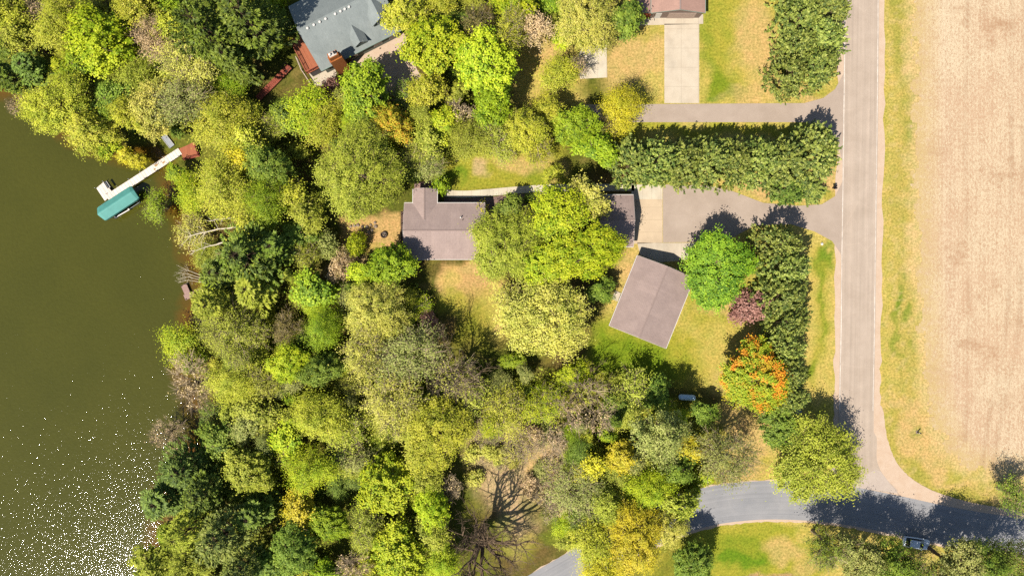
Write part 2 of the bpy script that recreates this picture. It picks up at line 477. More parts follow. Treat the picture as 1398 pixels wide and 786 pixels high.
straw = mixc(nt, mapr(nt, mid, 0.35, 0.65), lin((255, 238, 200), GK), lin((252, 228, 190), GK))
cov = mth(nt, 'ADD', mth(nt, 'MULTIPLY', chips, 1.25), mth(nt, 'ADD', mth(nt, 'MULTIPLY', mid, 0.42), mth(nt, 'MULTIPLY', row.outputs['Fac'], 0.04)))
cov = mth(nt, 'SUBTRACT', cov, mth(nt, 'MULTIPLY', big, 0.45))
c = mixc(nt, mapr(nt, cov, 0.54, 0.70), soil, straw)
blotch = noise(nt, scaled(nt, pos, 0.6, 1.0), 0.11, 5, 0.75)
c = mixc(nt, mapr(nt, blotch, 0.56, 0.70, 0, 0.6), c, lin((186, 134, 94), GK))
edge = mth(nt, 'SUBTRACT', 1.0, at.outputs['Fac'])
c = mixc(nt, mth(nt, 'MULTIPLY', edge, mapr(nt, noise(nt, pos, 0.9, 4, 0.7), 0.3, 0.55, 0.2, 0.95)), c, lin((232, 204, 138), GK))
tk_ = node(nt, 'ShaderNodeAttribute', attribute_name='track')
c = mixc(nt, mth(nt, 'MULTIPLY', tk_.outputs['Fac'], 0.35), c, lin((186, 146, 112), GK))
dk = noise(nt, pos, 7.0, 3, 0.7)
c = mixc(nt, mapr(nt, dk, 0.5, 0.64, 0, 0.7), c, lin((190, 144, 104), GK))
finish(nt, out, c, 0.95, 0.1, bump=chips, bdist=0.08)
field.data.materials.append(m)

# ------------------------------------------------------------------ roads, drives and paths: flat sheets
def ribbon(name, pts_px, half, z, mat, kind='structure', across=12, ragged=0.0, off=0.0):
    line = smooth_line([P(a, b)[:2] for a, b in pts_px]); V = []; UV = []; L = 0
    rr = random.Random(name + str(pts_px[0]))
    for i, p in enumerate(line):
        d = (line[min(i + 1, len(line) - 1)] - line[max(i - 1, 0)]).normalized(); nrm = Vector((-d.y, d.x, 0))
        if i: L += (p - line[i - 1]).length
        for k in range(across + 1):
            t = 2 * k / across - 1
            j = rr.uniform(-ragged, ragged) if k in (0, across) else 0
            q = p + nrm * (t * half + off + j); V.append((q.x, q.y, z)); UV.append((t * half, L))
    F = []
    for i in range(len(line) - 1):
        for k in range(across):
            a = i * (across + 1) + k; F.append((a + 1, a, a + across + 1, a + across + 2))
    me = fast_mesh(name, V, F, uv=UV); o = bpy.data.objects.new(name, me); COL.objects.link(o)
    me.materials.append(mat); tag(o, kind=kind); return o

def sheet(name, poly_px, z, mat, smooth=0, kind='structure', jag=0.0, hole=None):
    pts = [P(a, b)[:2] for a, b in poly_px]
    if smooth: pts = [(v.x, v.y) for v in smooth_line(pts + [pts[0]], smooth)][:-1]
    if jag:
        rr = random.Random(name); q = []
        for i in range(len(pts)):
            a, b = Vector(pts[i]), Vector(pts[(i + 1) % len(pts)]); n = max(1, int((b - a).length / 0.4))
            for k in range(n):
                p = a.lerp(b, k / n); q.append((p.x + rr.uniform(-jag, jag), p.y + rr.uniform(-jag, jag)))
        pts = q
    bm = bmesh.new(); f = bm.faces.new([bm.verts.new((x, y, z)) for x, y in pts])
    bmesh.ops.recalc_face_normals(bm, faces=bm.faces)
    if f.normal.z < 0: f.normal_flip()
    bmesh.ops.triangulate(bm, faces=bm.faces)
    me = bpy.data.meshes.new(name); bm.to_mesh(me); bm.free(); me.materials.append(mat)
    o = bpy.data.objects.new(name, me); COL.objects.link(o); return tag(o, kind=kind)

def asphalt(name, a, b, tracks=False, cracks=True, streak=0.0):
    m, nt, out = new_mat(name); pos = geo_pos(nt)
    n1 = noise(nt, pos, 0.28, 5, 0.65); n2 = noise(nt, pos, 6.0, 4, 0.75)
    c = mixc(nt, mapr(nt, n1, 0.32, 0.68), lin(a, GK), lin(b, GK))
    if tracks:
        uv = node(nt, 'ShaderNodeTexCoord').outputs['UV']
        st = noise(nt, scaled(nt, uv, 1.6, 0.018), 1.0, 4, 0.7)
        c = mixc(nt, mapr(nt, st, 0.36, 0.64, 0, 0.8), c, mixc(nt, 1.0, c, (1.2, 1.19, 1.19), 'MULTIPLY'))
        st2 = noise(nt, scaled(nt, uv, 3.4, 0.03), 1.0, 3, 0.7)
        c = mixc(nt, mapr(nt, st2, 0.5, 0.7, 0, 0.6), c, mixc(nt, 1.0, c, (0.84, 0.84, 0.85), 'MULTIPLY'))
    if cracks:
        vo = node(nt, 'ShaderNodeTexVoronoi', feature='DISTANCE_TO_EDGE'); vo.inputs['Scale'].default_value = 0.16
        wp = mixc(nt, 0.12, pos, node(nt, 'ShaderNodeTexNoise').outputs['Color'], 'ADD'); nt.links.new(wp, vo.inputs['Vector'])
        c = mixc(nt, mapr(nt, vo.outputs['Distance'], 0.0, 0.010, 0.22, 0), c, mixc(nt, 1.0, c, (1.3, 1.28, 1.26), 'MULTIPLY'))
    c = mixc(nt, mapr(nt, n2, 0.35, 0.65, 0, 0.5), c, mixc(nt, 1.0, c, (0.82, 0.82, 0.82), 'MULTIPLY'))
    finish(nt, out, c, 0.9, 0.2, bump=n2, bdist=0.01)
    return m

def gravel_mat(name, a, b):
    m, nt, out = new_mat(name); pos = geo_pos(nt)
    n1 = noise(nt, pos, 0.7, 5, 0.7); n2 = noise(nt, pos, 7.0, 4, 0.8)
    c = mixc(nt, mapr(nt, n1, 0.3, 0.7), lin(a, GK), lin(b, GK))
    c = mixc(nt, mapr(nt, n2, 0.45, 0.7, 0, 0.5), c, mixc(nt, 1.0, c, (0.66, 0.62, 0.58), 'MULTIPLY'))
    finish(nt, out, c, 0.95, 0.1, bump=n2, bdist=0.03); return m

def concrete_mat(name, a, b, jx, jy, ox=0.0, oy=0.0):
    m, nt, out = new_mat(name); pos = geo_pos(nt)
    n1 = noise(nt, pos, 0.55, 5, 0.65); n2 = noise(nt, pos, 5.0, 4, 0.7); st = noise(nt, scaled(nt, pos, 1, .55), 0.38, 3, 0.5)
    c = mixc(nt, mapr(nt, n1, 0.3, 0.7), lin(a, GK), lin(b, GK))
    c = mixc(nt, mapr(nt, st, 0.50, 0.7, 0, 0.6), c, mixc(nt, 1.0, c, (0.72, 0.72, 0.72), 'MULTIPLY'))
    c = mixc(nt, mapr(nt, n2, 0.5, 0.7, 0, 0.4), c, mixc(nt, 1.0, c, (0.8, 0.79, 0.77), 'MULTIPLY'))
    sep = node(nt, 'ShaderNodeSeparateXYZ'); nt.links.new(pos, sep.inputs[0])
    for ch, j, o in (('X', jx, ox), ('Y', jy, oy)):
        if not j: continue
        fr = mth(nt, 'FRACT', mth(nt, 'DIVIDE', mth(nt, 'ADD', sep.outputs[ch], 500 * j - o), j))
        ln = mth(nt, 'LESS_THAN', mth(nt, 'ABSOLUTE', mth(nt, 'SUBTRACT', fr, 0.5)), 0.035 / j)
        c = mixc(nt, mth(nt, 'MULTIPLY', ln, 0.55), c, mixc(nt, 1.0, c, (0.62, 0.6, 0.58), 'MULTIPLY'))
    finish(nt, out, c, 0.88, 0.2, bump=n2, bdist=0.01); return m

M_county = asphalt('worn_tan_asphalt', (204, 184, 164), (220, 200, 180), tracks=True)
M_grey = asphalt('grey_asphalt', (166, 166, 168), (182, 180, 180), tracks=True)
M_drive = asphalt('driveway_asphalt', (202, 181, 162), (218, 197, 178))
M_apron = gravel_mat('worn_junction_paving', (232, 214, 198), (218, 200, 186))
M_gravel = gravel_mat('pink_tan_gravel', (248, 222, 196), (236, 204, 174))
M_mulch = gravel_mat('bark_mulch', (176, 146, 134), (150, 120, 108))
M_conc = concrete_mat('pale_concrete', (248, 232, 206), (232, 214, 188), 3.06, 3.4, P(930, 0).x + 1.53, 0)
M_conc2 = concrete_mat('tan_concrete', (246, 220, 184), (234, 208, 174), 0, 2.2)
M_pathc = concrete_mat('path_concrete', (252, 240, 214), (244, 226, 198), 1.6, 0)
M_white = simple('worn_road_paint', (250, 236, 220), 0.8, 0.3, 1.0, k=GK)

NS = [(1180, -420), (1177, -120), (1175.5, 100), (1173, 300), (1170.5, 480), (1169, 560), (1169, 612), (1171, 664)]
EW = [(1900, 812), (1600, 765), (1398, 735), (1300, 719), (1220, 702), (1150, 689), (1080, 683), (1020, 684), (960, 693), (900, 714), (840, 746), (790, 776), (740, 805), (640, 866), (500, 960)]
ribbon('road_shoulder', NS, 4.15, 0.004, M_gravel, ragged=0.25, off=0.05)
ribbon('road_shoulder', EW, 3.72, 0.008, M_gravel, ragged=0.15, off=0.1)
sheet('road_shoulder', [(1192, 560), (1204, 555), (1212, 600), (1228, 636), (1262, 664), (1320, 684), (1400, 700), (1400, 716), (1300, 706), (1225, 690), (1196, 650)], 0.012, M_gravel, smooth=6, jag=0.06)
ribbon('road', EW, 3.42, 0.020, M_grey, off=-0.05)
ribbon('road', NS, 3.12, 0.028, M_county)
sheet('road', [(1147, 590), (1143, 625), (1128, 648), (1104, 656), (1104, 662), (1160, 664), (1224, 672), (1208, 652), (1197, 628), (1193, 590)], 0.024, M_county, smooth=4)
sheet('road', [(1164, 657), (1196, 640), (1203, 644), (1212, 656), (1226, 673), (1164, 664)], 0.033, M_apron)
ribbon('road_marking', NS[:6], 0.07, 0.036, M_white, off=-2.98, across=1, ragged=0.03)
ribbon('road_marking', NS[:6], 0.055, 0.036, M_white, off=2.92, across=1, ragged=0.03)
# the two side drives
sheet('driveway', [(790, 143), (1098, 141), (1124, 134), (1140, 122), (1152, 100), (1160, 100), (1158, 235), (1150, 222), (1144, 195), (1128, 174), (1098, 167), (790, 167)], 0.016, M_drive)
sheet('driveway', [(905, 252), (972, 254), (1000, 261), (1042, 277), (1090, 281), (1122, 279), (1140, 268), (1150, 248), (1158, 240), (1156, 372), (1147, 345), (1136, 329), (1112, 316), (1080, 306), (1030, 308), (990, 330), (905, 331)], 0.016, M_drive)
sheet('concrete_pad', [(907, 33), (954.5, 33), (954.5, 141), (907, 141)], 0.020, M_conc)
sheet('concrete_pad', [(872, 20), (960, 20), (960, 33), (872, 35)], 0.020, M_conc)
sheet('concrete_pad', [(800, 55), (828, 55), (829, 106), (792, 108), (788, 80)], 0.020, M_pathc)
sheet('concrete_pad', [(862, 272), (904.5, 272), (904.5, 331), (862, 333)], 0.020, M_conc2)
sheet('concrete_pad', [(862, 252), (904.5, 252), (904.5, 272), (862, 272)], 0.020, M_pathc)
sheet('concrete_pad', [(870, 331.5), (990, 331.5), (975, 352), (900, 358), (874, 348)], 0.020, M_conc)
ribbon('path', [(607, 264), (640, 265), (700, 260), (745, 257), (800, 256), (866, 256)], 0.62, 0.020, M_pathc, across=4)
sheet('flower_bed', [(606, 270), (640, 271), (700, 266), (760, 262), (760, 300), (735, 308), (662, 300), (662, 280), (606, 278)], 0.010, M_mulch, jag=0.1)
sheet('driveway', [(465, 78), (506, 66), (545, 44), (557, 58), (568, 92), (582, 118), (566, 134), (528, 128), (498, 98)], 0.016, M_gravel, smooth=4, jag=0.05)
sheet('concrete_pad', [(421, 99), (452, 84), (460, 100), (452, 118), (430, 117)], 0.020, M_conc)
# ------------------------------------------------------------------ foliage materials
LK = 0.92
LEAF = {  # sunlit colours: main, second, third (spots)
 'Y': ((188, 190, 56), (144, 156, 40), (194, 186, 88)), 'K': ((208, 198, 42), (172, 172, 38), (202, 190, 84)),
 'L': ((174, 188, 34), (128, 156, 24), (200, 198, 58)), 'G': ((144, 168, 32), (102, 132, 26), (172, 184, 48)),
 'g': ((124, 146, 48), (88, 112, 36), (150, 162, 62)), 'O': ((164, 172, 56), (124, 136, 38), (190, 186, 86)),
 'P': ((198, 194, 84), (156, 162, 60), (198, 190, 114)), 'S': ((160, 166, 86), (116, 128, 58), (178, 172, 110)),
 'V': ((126, 160, 34), (84, 122, 26), (158, 180, 46)),
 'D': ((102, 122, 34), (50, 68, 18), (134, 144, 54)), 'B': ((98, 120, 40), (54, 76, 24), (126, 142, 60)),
 'C': ((130, 142, 58), (76, 96, 38), (162, 166, 90)), 'R': ((222, 120, 20), (196, 190, 36), (120, 156, 30)),
 'r': ((144, 168, 40), (224, 158, 42), (208, 190, 48)), 'M': ((172, 132, 114), (136, 98, 84), (194, 156, 136)), 'N': ((206, 180, 134), (178, 160, 102), (222, 200, 162)),
 'o': ((200, 190, 56), (166, 172, 44), (228, 158, 56)), 'W': ((120, 110, 56), (92, 88, 40), (150, 130, 80))}
_lm = {}
def leaf_mat(code):
    if code in _lm: return _lm[code]
    a, b, c3 = LEAF[code]
    names = dict(Y='yellow_green_spring_leaves', K='golden_spring_leaves', L='lime_leaves', G='bright_green_leaves', V='vivid_maple_leaves', g='mid_green_leaves', O='olive_leaves',
                 P='pale_khaki_leaves', S='sage_leaves', D='dark_pine_needles', B='blue_green_spruce_needles', C='cedar_fronds', R='autumn_orange_leaves', r='green_and_orange_leaves',
                 M='maroon_leaves', N='tan_budding_twigs', o='orange_tipped_leaves', W='brown_leaves')
    m, nt, out = new_mat(names[code])
    t = node(nt, 'ShaderNodeAttribute', attribute_name='tone')        # 0..1 per leaf
    k = node(nt, 'ShaderNodeAttribute', attribute_name='clump')       # 0..1 per bough
    oi = node(nt, 'ShaderNodeObjectInfo')
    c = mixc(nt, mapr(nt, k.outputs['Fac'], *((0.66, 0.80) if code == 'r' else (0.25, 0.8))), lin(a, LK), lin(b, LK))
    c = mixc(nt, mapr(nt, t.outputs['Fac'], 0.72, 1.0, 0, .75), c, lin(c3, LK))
    hsv = node(nt, 'ShaderNodeHueSaturation')
    nt.links.new(c, hsv.inputs['Color'])
    nt.links.new(mapr(nt, oi.outputs['Random'], 0, 1, 0.486, 0.503), hsv.inputs['Hue'])
    v = mth(nt, 'MULTIPLY', mapr(nt, t.outputs['Fac'], 0, 1, 0.86, 1.12), mapr(nt, oi.outputs['Random'], 0, 1, 0.9, 1.1))
    nt.links.new(v, hsv.inputs['Value'])
    d = node(nt, 'ShaderNodeBsdfPrincipled'); d.inputs['Roughness'].default_value = 0.6; d.inputs['Specular IOR Level'].default_value = 0.22
    tr = node(nt, 'ShaderNodeBsdfTranslucent')
    nt.links.new(hsv.outputs[0], d.inputs['Base Color']); nt.links.new(hsv.outputs[0], tr.inputs['Color'])
    mx = node(nt, 'ShaderNodeMixShader'); mx.inputs[0].default_value = 0.2 if code in 'DBC' else 0.36
    nt.links.new(d.outputs[0], mx.inputs[1]); nt.links.new(tr.outputs[0], mx.inputs[2]); nt.links.new(mx.outputs[0], out.inputs[0])
    _lm[code] = m; return m

def bark(name, a, b):
    m, nt, out = new_mat(name); co = obj_co(nt)
    n1 = noise(nt, scaled(nt, co, 6, 6, 1.2), 1.0, 5, 0.7)
    c = mixc(nt, mapr(nt, n1, 0.3, 0.7), lin(a, 0.45), lin(b, 0.45)); finish(nt, out, c, 0.95, 0.1, bump=n1, bdist=0.03); return m
BARK = bark('grey_brown_bark', (150, 128, 104), (98, 80, 62)); BARKP = bark('pale_twig_bark', (206, 184, 150), (158, 138, 112)); BARKW = bark('white_birch_bark', (244, 232, 206), (206, 190, 160))
BARKB = bark('bleached_bark', (232, 214, 186), (186, 164, 136)); BARKD = bark('dark_bark', (92, 74, 58), (58, 46, 38))

# ------------------------------------------------------------------ leaf cards
def unit(v): return v / (np.linalg.norm(v, axis=-1, keepdims=True) + 1e-9)

def cards(C, N, L, asp, rng, axis=None):
    """one rhombic leaf spray per row: centre, normal, length, width ratio"""
    n = len(C); N = unit(N)
    t = rng.normal(size=(n, 3)) if axis is None else axis
    t = unit(t - N * (t * N).sum(1, keepdims=True)); b = np.cross(N, t)
    L = np.broadcast_to(np.asarray(L, float), (n,))[:, None]; W = L * asp
    bend = N * L * 0.12
    V = np.stack([C - t * L / 2 - bend, C + b * W / 2, C + t * L / 2 - bend, C - b * W / 2], 1).reshape(-1, 3)
    return V, np.arange(4 * n).reshape(-1, 4)

def crown_mesh(name, C, N, L, asp, tone, clump, rng, axis=None):
    V, F = cards(C, N, L, asp, rng, axis)
    return fast_mesh(name, V, F, {'tone': ('FACE', 'FLOAT', tone), 'clump': ('FACE', 'FLOAT', clump)})

def fib(n, rng):
    i = np.arange(n) + 0.5; ph = np.arccos(1 - 2 * i / n); th = math.pi * (1 + 5 ** 0.5) * i
    d = np.stack([np.cos(th) * np.sin(ph), np.sin(th) * np.sin(ph), np.cos(ph)], 1)
    return unit(d + rng.normal(size=d.shape) * 0.12)

STYLE = {  # clumps, leaves per clump (per m2 of plan scaled), leaf length, aspect, clump radius, lumpiness, twigs
 'm': dict(nc=1.25, lp=110, L=0.31, asp=0.72, halo=.12, sig=.50, str=.5, cr=0.82, lump=0.30, twig=0, inner=0.22, flat=0.62),
 'o': dict(nc=1.15, lp=130, L=0.25, asp=0.66, halo=.16, sig=.50, str=.7, cr=0.9, lump=0.45, twig=1, inner=0.22, flat=0.7),
 'a': dict(nc=1.15, lp=66, L=0.24, asp=0.6, halo=.25, sig=.62, str=.9, cr=0.95, lump=0.5, twig=4, inner=0.3, flat=0.8),
 'f': dict(nc=1.2, lp=145, L=0.22, asp=0.55, halo=.16, sig=.62, str=.7, cr=1.05, lump=0.4, twig=1, inner=0.25, flat=0.8),
 'q': dict(nc=1.1, lp=7, L=0.30, asp=0.5, halo=.16, sig=.50, str=.7, cr=0.9, lump=0.4, twig=7, inner=0.3, flat=0.8),
 'h': dict(nc=2.6, lp=62, L=0.23, asp=0.65, halo=.2, sig=.6, str=.4, cr=0.55, lump=0.3, twig=1, inner=0.15, flat=0.8)}

def broadleaf(kind, r, h, seed):
    st = STYLE[kind]; rng = np.random.RandomState(seed); rnd = random.Random(seed)
    shrub = kind == 'h'
    rz = h * (0.5 if shrub else 0.33); hc = h - rz
    ld = unit(rng.normal(size=(10, 3)) * [1, 1, 0.6]); la = rng.uniform(-0.5, 1.0, 10) * st['lump']
    def radf(d):
        v = np.ones(len(d)) * (1 - st['lump'] * 0.35)
        for k in range(10): v += la[k] * np.maximum(0, d @ ld[k]) ** 5
        return v
    # the crown is several overlapping lobes of boughs, so no two outlines are alike
    nlo = 1 if (shrub and r < 1.5) else rnd.randint(4, 6) if r < 5 else rnd.randint(6, 9)
    lobes = []
    for k in range(nlo):
        a = 6.283 * k / nlo + rnd.uniform(-.5, .5); q = 0 if k == 0 else rnd.uniform(.38, .66) * r
        rl = r * (rnd.uniform(.46, .62) if k else .60) * (1.0 if nlo < 7 or k == 0 else .88) if nlo > 1 else r
        lobes.append((np.array([math.cos(a) * q, math.sin(a) * q, hc + rz * (rnd.uniform(-.45, .2) if k else .12)]), np.array([rl, rl, rz * rnd.uniform(.55, .85) if k else rz * .88])))
    pts = []; hal = []
    for lc, lr in lobes:
        n = int(max(9, st['nc'] * 1.9 * math.pi * lr[0] ** 2 * (1.0 if r > 3 else 1.3)))
        d = fib(int(n * 1.5), rng); d = d[d[:, 2] > (-0.75 if shrub else -0.35)][:n]
        fr = rng.uniform(0.72, 1.0, len(d)); inn = rng.rand(len(d)) < st['inner']; fr[inn] = rng.uniform(0.35, 0.7, inn.sum())
        halo = rng.rand(len(d)) < st['halo']; fr[halo] *= rng.uniform(1.04, 1.3, halo.sum())
        c = lc + d * fr[:, None] * lr
        keep = np.ones(len(c), bool)
        for oc, orr in lobes:
            if oc is lc: continue
            keep &= (((c - oc) / orr) ** 2).sum(1) > .55
        pts.append(c[keep]); hal.append(halo[keep])
    Cc = np.concatenate(pts); halo = np.concatenate(hal)
    cs = rng.uniform(0.65, 1.35, len(Cc)) * st['cr'] * min(1.15, 0.72 + r * 0.06)
    cl = rng.rand(len(Cc)) * 0.75 + 0.25 * vnoise(Cc[:, 0], Cc[:, 1], r * 0.7, seed % 97)
    nl = np.maximum(3, (st['lp'] * rng.uniform(0.6, 1.4, len(Cc)) * np.where(halo, .4, 1)).astype(int))
    w = np.repeat(np.arange(len(Cc)), nl)
    off = rng.normal(size=(len(w), 3)) * st['sig'] * cs[w][:, None] * [1, 1, st['flat']]
    rad = unit((Cc - [0, 0, hc * .5]) * [1, 1, .5])[w]; al = (off * rad).sum(1, keepdims=True)
    off = off * .74 + rad * al * st['str']            # boughs stretch outwards
    C = Cc[w] + off; outw = unit((C - [0, 0, hc * 0.8]) / [r, r, rz])
    N = 0.40 * outw + 0.45 * unit(off + 1e-6) + np.array([-0.24, -0.28, 0.95]) + rng.normal(size=C.shape) * 0.36
    crown = crown_mesh('crown', C, N, st['L'] * rng.uniform(0.65, 1.35, len(C)), st['asp'], rng.rand(len(C)), cl[w], rng)
    # trunk, limbs and branches that reach the clumps
    mb = MB(); tr = max(0.05, 0.030 * h * (0.7 if kind in 'qh' else 1))
    if not shrub:
        top = hc + rz * 0.2
        wob = [Vector((rnd.uniform(-.25, .25) * i * .3, rnd.uniform(-.25, .25) * i * .3, top * i / 6 - (0.4 if i == 0 else 0))) for i in range(7)]
        mb.tube(wob, [tr * (1.35 if i == 0 else 1 - 0.72 * i / 6) for i in range(7)], 8)
    else:
        wob = [Vector((0, 0, 0.05 * i * hc)) for i in range(7)]
    nlb = 6 if r < 3 else 9
    lds = fib(nlb * 2, rng); lds = lds[lds[:, 2] > -0.25][:nlb]
    limbs = []
    for k, l in enumerate(lds):
        z0 = h * (0.05 if shrub else rnd.uniform(0.26, 0.5)); base = Vector((0, 0, z0))
        if not shrub:
            i = min(5, int(z0 / (top / 6))); base = wob[i].lerp(wob[i + 1], z0 / (top / 6) - i)
        tip = Vector(l * [r, r, rz] * 0.68 + [0, 0, hc])
        mid = base.lerp(tip, 0.5) + Vector((0, 0, -0.06 * r)) + Vector((rnd.uniform(-.3, .3), rnd.uniform(-.3, .3), 0)) * r * .12
        pts = [base, base.lerp(mid, .55), mid, mid.lerp(tip, .55) + Vector((rnd.uniform(-.2, .2), rnd.uniform(-.2, .2), .1)), tip]
        mb.tube(pts, [tr * .55, tr * .46, tr * .36, tr * .26, tr * .14], 5, cap=False); limbs.append(pts)
    if not shrub or st['twig']:
        for i, c in enumerate(Cc):
            c = Vector(c); best = None
            for pts in limbs:
                for p in pts[1:]:
                    s = (p - c).length + 0.3 * max(0, p.z - c.z)
                    if best is None or s < best[0]: best = (s, p)
            p = best[1]; md = p.lerp(c, .5) + Vector((rnd.uniform(-.15, .15), rnd.uniform(-.15, .15), -.08 * best[0]))
            mb.tube([p, md, c], [tr * .16, tr * .11, tr * .05], 3, cap=False)
            for _ in range(st['twig']):
                e = Vector(rng.normal(size=3)); e.z = abs(e.z) * .6; e = e.normalized() + (c - Vector((0, 0, hc * .7))).normalized() * .7
                mb.tube([md.lerp(c, rnd.uniform(.3, 1)), c + e * cs[i] * .55, c + e * cs[i] * rnd.uniform(.8, 1.15) + Vector((0, 0, .1))], [.03, .022, .012], 3, cap=False)
    return mb.mesh('trunk'), crown

def conifer(kind, r, h, seed):
    rng = np.random.RandomState(seed); rnd = random.Random(seed)
    C = []; A = []; N = []; T = []; Cl = []; Ls = []
    mb = MB(); tr = 0.018 * h + .05
    mb.tube([(0, 0, -.4), (0, 0, h * .5), (0, 0, h * .97)], [tr * 1.2, tr * .7, .03], 8)
    z = h * (0.24 if kind == 'p' else 0.08); step = (1.15 if kind == 'p' else 0.55) * (h / 18) ** .5
    while z < h * .985:
        u = (z - h * .2) / (h * .8) if kind == 'p' else z / h
        prof = (1 - max(0, u) ** 2.2) ** .75 * (0.86 + 0.14 * math.sin(z * 3.1)) if kind == 'p' else (1 - u ** 1.5) ** .9
        nb = rnd.randint(5, 7) if kind == 'p' else rnd.randint(7, 10)
        a0 = rnd.uniform(0, 6.28)
        for k in range(nb):
            Lb = r * max(0.1, prof) * rnd.uniform(.55, 1.2) if kind == 'p' else r * max(.1, prof) * rnd.uniform(.6, 1.2)
            a = a0 + 6.283 * k / nb + rnd.uniform(-.28, .28); d = np.array([math.cos(a), math.sin(a), 0]); sd = np.array([-d[1], d[0], 0])
            rise = (0.20 if kind == 'p' else -0.16) + (0.5 * max(0, u - .6))
            zt = lambda s: z + Lb * (rise * s + (0.16 if kind == 'p' else .1) * s * s) + (0 if kind == 'p' else 0)
            ptsb = [Vector((*(d[:2] * Lb * s), zt(s))) for s in (0, .5, .97)]
            mb.tube(ptsb, [tr * .3 * (1 - .6 * u), tr * .18, .015], 3, cap=False)
            br = rnd.random()
            ns = max(2, int(Lb / (.36 if kind == 'p' else .26)))
            for j in range(ns):
                s = (0.5 + 0.5 * (j + rnd.random() * .7) / ns) if kind == 'p' else (.16 + .84 * (j + rnd.random() * .6) / ns)
                wid = Lb * (.30 * math.sin(min(1, s * 1.05) * 2.6) + .06) if kind == 'p' else Lb * .26 * (1.1 - s) + .1
                for sg in ((-1, 0, 1) if kind == 'p' else (-1, 1)):
                    q = d * Lb * s + sd * sg * wid * rnd.uniform(.5, 1.0); q = q + [0, 0, zt(s) + rnd.uniform(-.06, .1)]
                    m = 4 if kind == 'p' else 3
                    for _ in range(m):
                        ax = unit((d * rnd.uniform(.3, 1.0) + sd * (sg * .7 + rnd.uniform(-.7, .7)) + np.array([0, 0, rnd.uniform(.0, .75 if kind == 'p' else .25)]))[None])[0]
                        ln = rnd.uniform(.42, .78) if kind == 'p' else rnd.uniform(.34, .6)
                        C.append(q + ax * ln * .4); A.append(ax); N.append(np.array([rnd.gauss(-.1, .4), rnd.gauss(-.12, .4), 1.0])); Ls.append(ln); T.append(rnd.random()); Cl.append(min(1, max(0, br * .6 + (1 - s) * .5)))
        z += step * rnd.uniform(.8, 1.2)
    rngc = np.random.RandomState(seed)
    crown = crown_mesh('crown', np.array(C), np.array(N), np.array(Ls), .34 if kind == 'p' else .36, np.array(T), np.array(Cl), rngc, np.array(A))
    return mb.mesh('trunk'), crown

def cedar(r, h, seed):
    """dense hedge conifer: plumes of fronds that point up and outwards"""
    rng = np.random.RandomState(seed); rnd = random.Random(seed)
    C = []; A = []; N = []; T = []; Cl = []; Ls = []
    npl = int(100 * r * h / 12)
    for i in range(npl):
        u = rnd.random() ** .85; z = h * (.06 + .9 * u); a = rnd.uniform(0, 6.283)
        pr = (1 - u ** 2.6) ** .55 * (0.8 + .2 * math.sin(3 * a + seed) * math.cos(z * 1.3))
        d = np.array([math.cos(a), math.sin(a), 0])
        base = d * r * pr * rnd.uniform(.62, .86) + [0, 0, z - .25]
        ax = unit((d * (.75 - .35 * u) + [0, 0, .72 + .4 * u] + rng.normal(size=3) * .22)[None])[0]
        Lp = rnd.uniform(.8, 1.8); cl = rnd.random(); q0 = rng.normal(size=3); sd = unit(np.cross(ax, q0)[None])[0]; up = np.cross(ax, sd)
        for j in range(13):
            s = (j + rnd.random()) / 13; w = .25 * (1 - s) ** .8 * Lp
            th = rnd.uniform(0, 6.283); q = base + ax * Lp * s + (sd * math.cos(th) + up * math.sin(th)) * w * rnd.uniform(.4, 1)
            dd = unit((ax * .8 + (sd * math.cos(th) + up * math.sin(th)) * .7 + rng.normal(size=3) * .25)[None])[0]
            C.append(q); A.append(dd); N.append(np.array([rnd.gauss(-.15, .5), rnd.gauss(-.2, .5), .8]) + d * .4); Ls.append(rnd.uniform(.30, .55)); T.append(rnd.random()); Cl.append(cl)
    mb = MB(); mb.tube([(0, 0, -.3), (0, 0, h * .5), (0, 0, h * .9)], [.16, .1, .03], 7)
    for k in range(14):
        a = rnd.uniform(0, 6.28); z = rnd.uniform(.1, .75) * h; q = r * .6 * (1 - z / h * .6)
        mb.tube([(0, 0, z), (math.cos(a) * q, math.sin(a) * q, z + q * .6)], [.05, .02], 4, cap=False)
    crown = crown_mesh('crown', np.array(C), np.array(N), np.array(Ls), .5, np.array(T), np.array(Cl), rng, np.array(A))
    return mb.mesh('trunk'), crown

